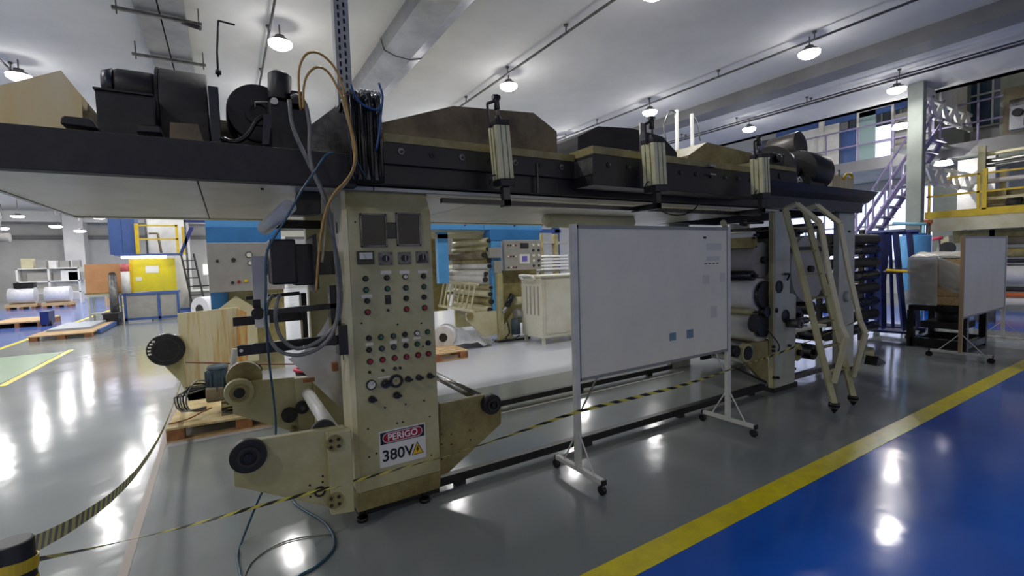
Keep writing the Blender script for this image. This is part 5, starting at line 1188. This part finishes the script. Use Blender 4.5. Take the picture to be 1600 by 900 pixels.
bx('table_top', M_post, t, -3.7, -2.95, 19.0, 19.6, 0.86, 0.93)
for (x, y) in ((-3.68, 19.0), (-3.0, 19.0), (-3.68, 19.55), (-3.0, 19.55)): bx('leg', M_post, t, x, x+0.05, y, y+0.05, 0, 0.86)
bx('lower_shelf', M_post, t, -3.65, -3.0, 19.05, 19.55, 0.3, 0.34)
t = T('grey_tube', 'grey upright tube before the brown pin board', 'tube', (-3.05, 18.8, 0))
MB().cyl((-3.02, 18.8, 0.0), (-3.02, 18.8, 1.55), 0.12, 0.10, n=16).build('tube', M_steeld, t); MB().cyl((-3.02, 18.8, 1.55), (-3.02, 18.8, 1.62), 0.10, 0.05, n=16).build('cap', M_ink, t)
t = T('black_crate', 'black crate on the floor left of the blue table legs', 'crate', (-3.05, 18.4, 0))
bx('crate_body', M_blackg, t, -3.22, -2.86, 18.2, 18.7, 0, 0.34, bevel=0.01); bx('rim', M_ink, t, -3.24, -2.84, 18.18, 18.72, 0.34, 0.38)
t = T('blue_floor_bin', 'small blue box on the floor right of the blue table', 'box', (-1.2, 18.9, 0))
bx('bin', M_sblue, t, -1.35, -0.95, 18.7, 19.1, 0, 0.32, bevel=0.01); bx('bin_lid', M_nblue, t, -1.36, -0.94, 18.69, 19.11, 0.32, 0.35)
t = T('wound_roll', 'grey wrapped roll with coiled hose right of the blue table', 'roll', (-0.6, 17, 0))
MB().cyl((-0.75, 17.0, 0.40), (-0.15, 17.5, 0.40), 0.38, n=28).build('roll', M_roll, t); MB().cyl((-0.76, 16.99, 0.4), (-0.75, 17.0, 0.4), 0.15, n=16).build('core', M_ink, t)
# long pallets with grey sheet
t = T('sheet_pallet', 'long low pallet loaded with a grey sheet, on the floor at the left', 'pallet', (-3.55, 16.8, 0))
for k in range(3): bx('block', M_woodd, t, -4.12+0.5*k, -3.98+0.5*k, 15.5, 15.7, 0, 0.10); 
for k in range(3): bx('block', M_woodd, t, -4.12+0.5*k, -3.98+0.5*k, 18.0, 18.2, 0, 0.10)
for k in range(9): bx('slat', M_wood, t, -4.15, -2.96, 15.48+0.31*k, 15.48+0.31*k+0.24, 0.10, 0.13)
bx('loaded_sheet', mat('grey blue sheet', (150, 158, 168), rough=0.4), t, -4.0, -3.15, 16.3, 18.2, 0.13, 0.19)
bx('blue_edge', M_sblue, t, -2.96, -2.90, 16.0, 18.2, 0.02, 0.13)
t = T('shelf_pallet', 'pallet with a dark pallet jack at the left picture edge', 'pallet', (-5.2, 20.5, 0))
bx('deck', M_wood, t, -6.2, -5.0, 20.0, 22.0, 0.14, 0.18)
for k in range(3): bx('bearer', M_woodd, t, -6.1+0.5*k, -6.0+0.5*k, 20.0, 22.0, 0, 0.14)
bx('jack_body', M_nblue, t, -5.0, -4.8, 19.9, 20.5, 0.05, 0.45); MB().cyl((-4.85, 20.0, 0.09), (-4.75, 20.0, 0.09), 0.09, n=14).build('jack_wheel', M_blackg, t)
t = T('storage_shelf', 'white shelving unit with small machines on top, far left of the hall', 'shelf', (-8.5, 34, 0))
for x in (-9.3, -8.1, -6.9): bx('upright', M_white, t, x, x+0.08, 34, 34.6, 0, 1.95)
for z in (0.6, 1.2, 1.9): bx('shelf_board', M_white, t, -9.3, -6.8, 34, 34.6, z, z+0.06)
bx('back_sheet', M_white, t, -9.3, -6.8, 34.6, 34.63, 0.6, 1.95)
for (x, w, h, m) in ((-9.1, 0.45, 0.5, M_creamL), (-8.5, 0.35, 0.42, M_gpan), (-8.05, 0.3, 0.38, M_white), (-7.6, 0.35, 0.36, M_gpan), (-7.1, 0.3, 0.38, M_gpan)): bx('stored_machine', m, t, x, x+w, 34.1, 34.5, 1.96, 1.96+h)
for (x, w, h, m) in ((-8.9, 0.9, 0.5, M_gpan), (-7.6, 0.8, 0.6, M_white), (-7.3, 0.8, 0.5, M_gpan)): bx('stored_box', m, t, x, x+w, 34.1, 34.5, 1.26, 1.26+h*0.9)
for (x, y, lab) in ((-7.05, 31.0, 'large shiny white roll on a pallet before the white shelving'), (-8.35, 31.2, 'white roll with a black box on top, left of the shiny roll')):
    t = T('material_roll', lab, 'roll', (x, y, 0))
    MB().cyl((x-0.45, y, 0.62), (x+0.45, y, 0.62), 0.38, n=30).build('roll', M_roll, t); MB().cyl((x-0.47, y, 0.62), (x-0.45, y, 0.62), 0.1, n=14).build('core', M_brown, t)
    bx('cradle', M_wood, t, x-0.55, x+0.55, y-0.4, y+0.4, 0.1, 0.24)
    for k in range(3): bx('bearer', M_woodd, t, x-0.5+0.43*k, x-0.36+0.43*k, y-0.4, y+0.4, 0, 0.1)
    if 'black' in lab: bx('black_box', M_blackg, t, x-0.25, x+0.45, y-0.2, y+0.2, 1.0, 1.25)
t = T('red_chair', 'red padded chair left of the white rolls', 'chair', (-9.6, 28, 0))
bx('seat', M_red, t, -9.8, -9.3, 27.8, 28.3, 0.5, 0.6); bx('backrest', M_red, t, -9.8, -9.3, 28.25, 28.33, 0.6, 1.2)
MB().cyl((-9.55, 28.05, 0.05), (-9.55, 28.05, 0.5), 0.04, n=10).build('stem', M_ink, t); bx('base', M_ink, t, -9.85, -9.25, 27.8, 28.3, 0, 0.06)
t = T('overhead_arm', 'long grey jib arm below the far left ceiling', 'arm', (-10, 33, 3.2))
MB().cyl((-14, 33, 3.25), (-9.3, 33, 3.5), 0.12, n=14).build('jib', M_gpan, t); MB().cyl((-9.6, 33, 3.5), (-9.1, 33, 3.5), 0.22, n=20).build('drum', M_gpan, t)
MB().cyl((-13.9, 33, 3.25), (-13.9, 33, 5.5), 0.03, n=8).build('hanger', M_gpan, t); MB().cyl((-9.4, 33, 3.5), (-9.4, 33, 5.5), 0.03, n=8).build('hanger', M_gpan, t)
t = T('white_bin', 'white cabinet at the left edge of the picture', 'cabinet', (-9.5, 24, 0))
bx('body', M_white, t, -9.6, -8.2, 24, 24.7, 0.1, 1.7, bevel=0.01); bx('door_gap', M_ink, t, -8.9, -8.88, 23.99, 24, 0.2, 1.6); bx('plinth', M_ink, t, -9.55, -8.25, 24.02, 24.65, 0, 0.1)
t = T('packing_bench', 'wooden packing bench with papers right of the shiny roll', 'bench', (-5.6, 27.5, 0))
bx('bench_top', M_wood, t, -5.1, -4.3, 29.3, 30.0, 0.85, 0.92)
for (x, y) in ((-5.05, 29.3), (-4.4, 29.3), (-5.05, 29.9), (-4.4, 29.9)): bx('leg', M_wood, t, x, x+0.08, y, y+0.08, 0, 0.85)
bx('paper_stack', M_white, t, -4.9, -4.5, 29.4, 29.8, 0.92, 1.3)

# ================================================================ BACKGROUND, RIGHT
# blue rack with arms
t = T('blue_shaft_rack', 'navy blue A-frame rack standing right of the winder frame', 'rack', (10.3, 3.65, 0))
def rb(name, pts, w=0.07): return MB().bar(pts, w).build(name, M_nblue, t)
for x in (10.15, 10.75):
    n_legs = x < 10.5
    rb('top_bar', [(x, 3.93, 1.90), (x, 3.38, 1.90)], 0.06)
    rb('leg', [(x, 3.86, 1.9), (x, 3.98, 0.12)], 0.09); rb('leg', [(x, 3.52, 1.9), (x, 3.36, 0.12)], 0.07)
    if n_legs: rb('leg', [(x, 3.72, 1.9), (x, 3.68, 0.2)], 0.08); rb('leg', [(x, 3.60, 1.9), (x, 3.53, 0.2)], 0.04)
    rb('foot_bar', [(x, 4.05, 0.12), (x, 3.25, 0.14)], 0.07)
    rb('slanted_brace', [(x, 3.93, 1.88), (x, 4.25, 1.5)], 0.045)
    rb('mid_bar', [(x, 4.0, 1.18), (x, 3.4, 1.20)], 0.06)
bx('side_plate', M_nblue, t, 10.2, 10.24, 3.72, 3.90, 0.3, 1.85)
for y in (3.4, 3.95): rb('spacer', [(10.15, y, 0.12), (10.75, y, 0.12)], 0.06)
for (x, y) in ((10.15, 4.0), (10.15, 3.3), (10.75, 4.0), (10.75, 3.3)): MB().cyl((x-0.02, y, 0.05), (x+0.02, y, 0.05), 0.05, n=14).build('caster', M_blackg, t)
MB().bar([(10.1, 3.62, 1.22), (9.8, 3.1, 1.20)], 0.035).build('yellow_arm', M_yel, t, label='yellow arm')
# stack of dark rollers between winder and rack
t = T('dark_roller_stand', 'stand of dark horizontal rollers between the winder frame and the blue rack', 'roller stand', (8.9, 3.7, 0))
for k, (z, m) in enumerate(((1.78, M_ink), (1.6, M_blackg), (1.38, M_ink), (1.16, M_blackg), (0.94, M_ink), (0.70, M_blackg), (0.48, M_ink), (0.26, M_blackg))):
    MB().cyl((8.0, 3.65, z), (9.7, 3.65, z), 0.085, n=18).build('roller', m, t); MB().cyl((9.7, 3.65, z), (9.78, 3.65, z), 0.03, n=10).build('journal', M_steel, t)
for x in (8.05, 9.5): bx('upright', M_ink, t, x, x+0.06, 3.75, 3.82, 0, 1.95)
for k in range(5): bx('light_strip', M_white, t, 8.1, 9.65, 3.80, 3.82, 0.36+0.33*k, 0.40+0.33*k)
t = T('blue_drum', 'bright blue drum on legs behind the blue rack', 'drum', (12.25, 3.97, 0))
MB().cyl((12.25, 3.92, 0.72), (12.25, 3.92, 1.86), 0.27, n=28).build('shell', M_lblue, t, bevel=0.02)
for k in range(3): MB().cyl((12.25+0.18*math.cos(k*2.1), 3.92+0.18*math.sin(k*2.1), 0), (12.25+0.18*math.cos(k*2.1), 3.92+0.18*math.sin(k*2.1), 0.74), 0.02, n=8).build('leg', M_lblue, t)
MB().cyl((12.25, 3.92, 1.86), (12.25, 3.92, 1.90), 0.20, n=24).build('lid', M_mblue, t)
t = T('red_valve', 'small red valve on a pipe right of the blue drum', 'valve', (12.0, 3.5, 1.7))
MB().cyl((12.0, 3.55, 1.77), (12.0, 3.40, 1.79), 0.035, n=10).build('valve_body', M_pink, t); MB().cyl((12.0, 3.45, 0), (12.0, 3.45, 1.78), 0.02, n=8).build('pipe', M_steel, t)
# black table with the wrapped crate
t = T('steel_table', 'black steel table carrying the wrapped crate, beside the second whiteboard', 'table', (9.95, 2.8, 0))
for (x, y) in ((9.5, 2.42), (9.5, 3.06), (10.4, 2.42), (10.4, 3.06)): bx('leg', M_blackg, t, x-0.045, x+0.045, y-0.045, y+0.045, 0, 0.60, bevel=0.004)
for y in (2.42, 3.06): bx('long_rail', M_blackg, t, 9.5, 10.4, y-0.04, y+0.04, 0.60, 0.68); bx('low_rail', M_blackg, t, 9.5, 10.4, y-0.04, y+0.04, 0.04, 0.14)
for x in (9.5, 10.4): bx('short_rail', M_blackg, t, x-0.04, x+0.04, 2.42, 3.06, 0.60, 0.68); bx('low_rail', M_blackg, t, x-0.045, x+0.045, 2.42, 3.06, 0.02, 0.16)
bx('tray', M_ink, t, 9.7, 10.35, 2.50, 3.0, 0.30, 0.40)
t = T('dark_bucket', 'dark bucket on the tray under the wrapped crate', 'bucket', (9.95, 2.72, 0.40))
MB().cyl((9.95, 2.72, 0.40), (9.95, 2.72, 0.59), 0.14, 0.17, n=24).build('pail', M_ink, t); MB().ring((9.95, 2.72, 0.585), (0, 0, 1), 0.15, 0.18, 0.012, n=24).build('rim', M_steeld, t)
t = T('wrapped_crate', 'wooden crate wrapped in clear crumpled film on the black table', 'crate', (9.95, 2.78, 0.68))
for k in range(5):
    bx('plank', M_wood, t, 9.52, 9.55, 2.46, 3.04, 0.70+0.145*k, 0.70+0.145*k+0.135)
    bx('plank', M_wood, t, 9.52, 10.3, 2.43, 2.46, 0.70+0.145*k, 0.70+0.145*k+0.135)
bx('crate_core', M_wood, t, 9.55, 10.3, 2.46, 3.04, 0.70, 1.42)
rr = random.Random(12)
def film(u0, n=9):
    g = []
    for i in range(n):
        row = []
        for j in range(n+4):
            row.append(u0(i/(n-1), j/(n+3), rr.random(), rr.random()))
        g.append(row)
    return g
M_film = mat('clear wrapping film', (200, 202, 206), rough=0.08, alpha=0.42, bump=0.6, bscale=6, spec=0.9)
MB().sheet(film(lambda u, v, a, b: (9.48-0.03*a, 2.72+0.38*u+0.02*b, 0.69+0.77*v)), 0.002).build('film', M_film, t)
MB().sheet(film(lambda u, v, a, b: (9.48+0.02*a-0.03*v, 2.42+0.30*u, 1.0+0.45*v-0.3*(1-u)*0.5)), 0.002).build('film', M_film, t)
MB().sheet(film(lambda u, v, a, b: (9.47+0.84*u, 2.42+0.66*v, 1.45+0.07*math.sin(PI*u)+0.02*a)), 0.002).build('film', mat('milky film', (196, 190, 176), rough=0.25, bump=0.4, bscale=8), t)
MB().sheet(film(lambda u, v, a, b: (9.48+0.82*u, 3.07+0.03*a, 0.70+0.76*v)), 0.002).build('film', M_film, t)
t = T('floor_wedge', 'small cream wedge with black side on the floor right of the winder', 'wedge', (7.4, 2.95, 0))
MB().prism([(8.038, 3.142), (8.144, 3.054), (8.609, 3.229), (8.622, 3.355)], 'z', 0, 0.06).build('wedge', M_cream, t)
MB().prism([(7.55, 0.0), (7.85, 0.0), (7.6, 0.12)], 'y', 2.80, 2.95).build('stop_block', M_blackg, t)

# mezzanine, stairs, trusses
t = T('mezzanine', 'concrete mezzanine floor with violet railing behind the stairs', 'platform', (18, 4, 4.05))
bx('slab', M_conc, t, 16.8, 20.4, -6, 10.5, 4.05, 4.32)
bx('fascia', M_beam, t, 16.75, 16.8, -6, 10.5, 4.0, 4.34)
for k in range(16):
    y = -4+0.9*k; bx('rail_post', M_purp, t, 16.80, 16.84, y, y+0.04, 4.32, 5.35)
for z in (4.8, 5.32): bx('rail', M_purp, t, 16.79, 16.84, -5, 10.4, z, z+0.04)
t = T('upper_partition', 'white partition with doors and a daylit window on the mezzanine', 'partition', (17.4, 7.5, 4.32))
bx('wall_panel', M_white, t, 17.3, 17.4, 7.55, 9.6, 3.3, 5.75)
bx('wall_panel', M_sblue, t, 17.3, 17.4, 7.05, 7.50, 4.32, 5.5, label='dark blue door panel')
bx('door_leaf', mat('pale green door', (150, 176, 176), rough=0.5), t, 17.3, 17.36, 6.55, 6.98, 4.32, 5.9)
bx('door_frame', M_white, t, 17.26, 17.4, 6.98, 7.04, 4.32, 5.95); bx('door_frame', M_white, t, 17.26, 17.4, 6.08, 6.14, 4.32, 5.95); bx('door_frame', M_white, t, 17.26, 17.4, 6.14, 6.98, 5.9, 5.95)
bx('daylit_pane', M_daywin, t, 17.3, 17.34, 6.15, 6.54, 4.34, 5.35)
bx('pane_bar', M_white, t, 17.27, 17.30, 6.15, 6.54, 4.85, 4.88)
bx('corner_post', M_white, t, 17.2, 17.3, 7.98, 8.12, 4.0, 5.95)
bx('lintel', M_sblue, t, 17.3, 17.4, 5.2, 9.6, 5.75, 6.3)
bx('louvre', M_gpan, t, 17.3, 17.36, 5.2, 6.05, 4.32, 5.6)
for k in range(6): bx('louvre_blade', M_steeld, t, 17.26, 17.30, 5.22, 6.03, 4.5+0.18*k, 4.56+0.18*k)
t = T('steel_stairs', 'violet steel stairs climbing to the mezzanine left of the concrete column', 'stairs', (15, 6, 0))
def st(y): return (6.95-y)*(4.3/2.55)
for x in (14.75, 15.45):
    MB().bar([(x, 6.95, 0), (x, 4.40, 4.3)], 0.09).build('stringer', M_purp, t)
    for zz in (0.5, 0.95): MB().bar([(x, 6.95, zz), (x, 4.40, 4.3+zz)], 0.04).build('handrail', M_purp, t)
    for k in range(7):
        y = 6.75-0.38*k; MB().box(x-0.02, x+0.02, y-0.02, y+0.02, st(y), st(y)+0.97).build('baluster', M_purp, t)
for k in range(17):
    y = 6.85-0.15*k; MB().box(14.75, 15.45, y-0.11, y+0.11, st(y)-0.02, st(y)+0.02).build('tread', M_purp, t)
bx('landing', M_conc, t, 15.47, 16.75, 4.62, 5.5, 4.22, 4.3)
for (z0, z1, lab) in ((4.75, 5.2, 'upper white lattice truss right of the concrete column'), (3.15, 3.6, 'lower white lattice truss right of the concrete column')):
    t = T('lattice_truss', lab, 'truss', (15.5, 4.45, z0))
    MB().box(14.6, 17.6, 4.42, 4.50, z1-0.07, z1).build('chord', M_white, t); MB().box(14.6, 17.6, 4.42, 4.50, z0, z0+0.07).build('chord', M_white, t)
    for k in range(7):
        x = 14.65+0.42*k; a_, b_ = (z0, z1) if k % 2 else (z1, z0)
        MB().bar([(x, 4.46, a_), (x+0.42, 4.46, b_)], 0.09).build('diagonal', M_white, t)
t = T('white_bulkhead', 'white sheet bulkhead high above the lattice trusses', 'panel', (17.7, 4.5, 5.3))
bx('panel', M_white, t, 15.65, 17.5, 4.52, 4.57, 5.2, 6.0); bx('panel', M_white, t, 14.4, 15.25, 4.52, 4.57, 5.2, 5.49); bx('panel', M_white, t, 17.6, 17.66, 3.95, 4.7, 2.2, 4.0)
# the yellow-edged machine
t = T('yellow_railed_machine', 'large cream machine with yellow walkway edge and railing at the right edge', 'machine', (16.5, 1, 0))
bx('walkway', M_gpan, t, 16.0, 16.7, -5, 4.9, 2.34, 2.40)
bx('kick_plate', M_yel, t, 15.96, 16.0, -5, 4.9, 2.36, 2.54)
bx('fascia', M_creamL, t, 15.98, 16.04, -5, 4.8, 2.02, 2.36)
for k in range(9): bx('rail_post', M_yel, t, 15.97, 16.02, 4.85-0.95*k-0.05, 4.85-0.95*k, 2.5, 3.4)
bx('rail_post', M_yel, t, 15.96, 16.03, 3.72, 3.80, 2.5, 3.5)
for z in (2.92, 3.36): bx('rail', M_yel, t, 15.97, 16.02, -4.5, 4.88, z, z+0.045)
bx('cream_post', M_cream, t, 16.3, 16.42, 3.84, 3.98, 2.4, 4.1); bx('cream_post', M_cream, t, 16.3, 16.42, 1.2, 1.34, 2.4, 4.1)
for (z, r, m) in ((3.9, 0.05, M_creamL), (3.72, 0.06, M_steel), (3.6, 0.04, M_steel), (3.22, 0.06, M_paper), (2.78, 0.05, M_creamL), (2.62, 0.06, M_brown)):
    MB().cyl((16.42, 0.5, z), (16.42, 3.95, z), r, n=14).build('roller', m, t)
for k in range(6):
    bx('bracket', [M_cream2, M_steeld, M_ink][k % 3], t, 16.5, 16.7, 3.5-0.5*k, 3.62-0.5*k, 2.45, 3.5)
bx('backing', M_cream2, t, 16.65, 16.73, -1, 3.9, 2.4, 3.0)
MB().cyl((16.4, 3.2, 2.62), (16.4, 3.45, 2.62), 0.14, n=18).build('gear_motor', M_ink, t)
bx('upper_frame', M_brown, t, 16.6, 16.74, -2, 3.62, 4.35, 5.45)
bx('upper_machine', M_alu, t, 16.3, 16.6, 1.0, 3.45, 4.35, 4.95, bevel=0.03)
MB().cyl((16.4, 1.0, 4.98), (16.4, 3.45, 4.98), 0.12, n=18).build('upper_roller', M_steel, t)
for k in range(4):
    MB().cyl((16.28, 3.3-0.35*k, 4.75), (16.2, 3.3-0.35*k, 4.75), 0.09, n=16).build('upper_wheel', M_ink, t); bx('upper_hatch', M_ink, t, 16.27, 16.3, 3.0-0.5*k, 3.2-0.5*k, 4.42, 4.6)
bx('under_frame', M_cream2, t, 16.6, 16.74, 0.0, 4.5, 1.7, 2.02)
for (z, r, m) in ((1.72, 0.10, M_brown), (1.42, 0.12, M_cream2), (1.22, 0.05, M_ink), (1.08, 0.05, M_steel), (0.88, 0.22, M_paper), (0.52, 0.06, M_ink), (0.38, 0.06, mat('orange roller', (206, 106, 52), rough=0.4)), (0.2, 0.10, M_paper)):
    MB().cyl((16.5, 0.2, z), (16.5, 3.7, z), r, n=16).build('roller', m, t)
bx('end_frame', M_ink, t, 16.6, 16.74, 3.7, 3.8, 0, 2.0); bx('end_frame', M_ink, t, 16.6, 16.74, -1.0, -0.9, 0, 2.0)
t = T('cream_hopper', 'cream hopper part with a dark round hole behind the wrapped crate', 'hopper', (13.5, 3.3, 0))
MB().prism([(3.939, 1.482), (3.878, 1.763), (3.73, 1.853), (3.701, 1.475)], 'x', 13.5, 13.8).build('hopper_body', M_creamL, t)
bx('hopper_stand', M_steeld, t, 13.55, 13.7, 3.0, 3.3, 0, 1.6)
q = (13.45, 3.732, 1.575); MB().cyl((13.49, q[1], q[2]), (13.44, q[1], q[2]), 0.14, n=18).build('round_port', M_ink, t)
t = T('orange_valve_pipe', 'orange-handled pipe under the corner of the yellow kick plate', 'pipe', (15.3, 4.6, 0))
MB().cyl((15.3, 4.62, 0), (15.3, 4.62, 2.3), 0.05, n=10).build('pipe', M_steel, t); MB().cyl((15.3, 4.80, 2.27), (15.3, 4.55, 2.25), 0.06, n=10).build('handle', mat('orange plastic', (224, 126, 50), rough=0.4), t)
t = T('pale_blue_pipe', 'pale blue pipe running from the column to the cream fascia', 'pipe', (14.8, 4.7, 2.2))
MB().cyl((14.08, 4.937, 2.227), (14.08, 4.282, 2.157), 0.035, n=10).cyl((14.08, 4.341, 2.162), Vector((14.08, (14.08, 4.341, 2.162)[1], 0)), 0.03, n=10).build('pipe', mat('pale blue pipe paint', (128, 176, 190), rough=0.4), t)
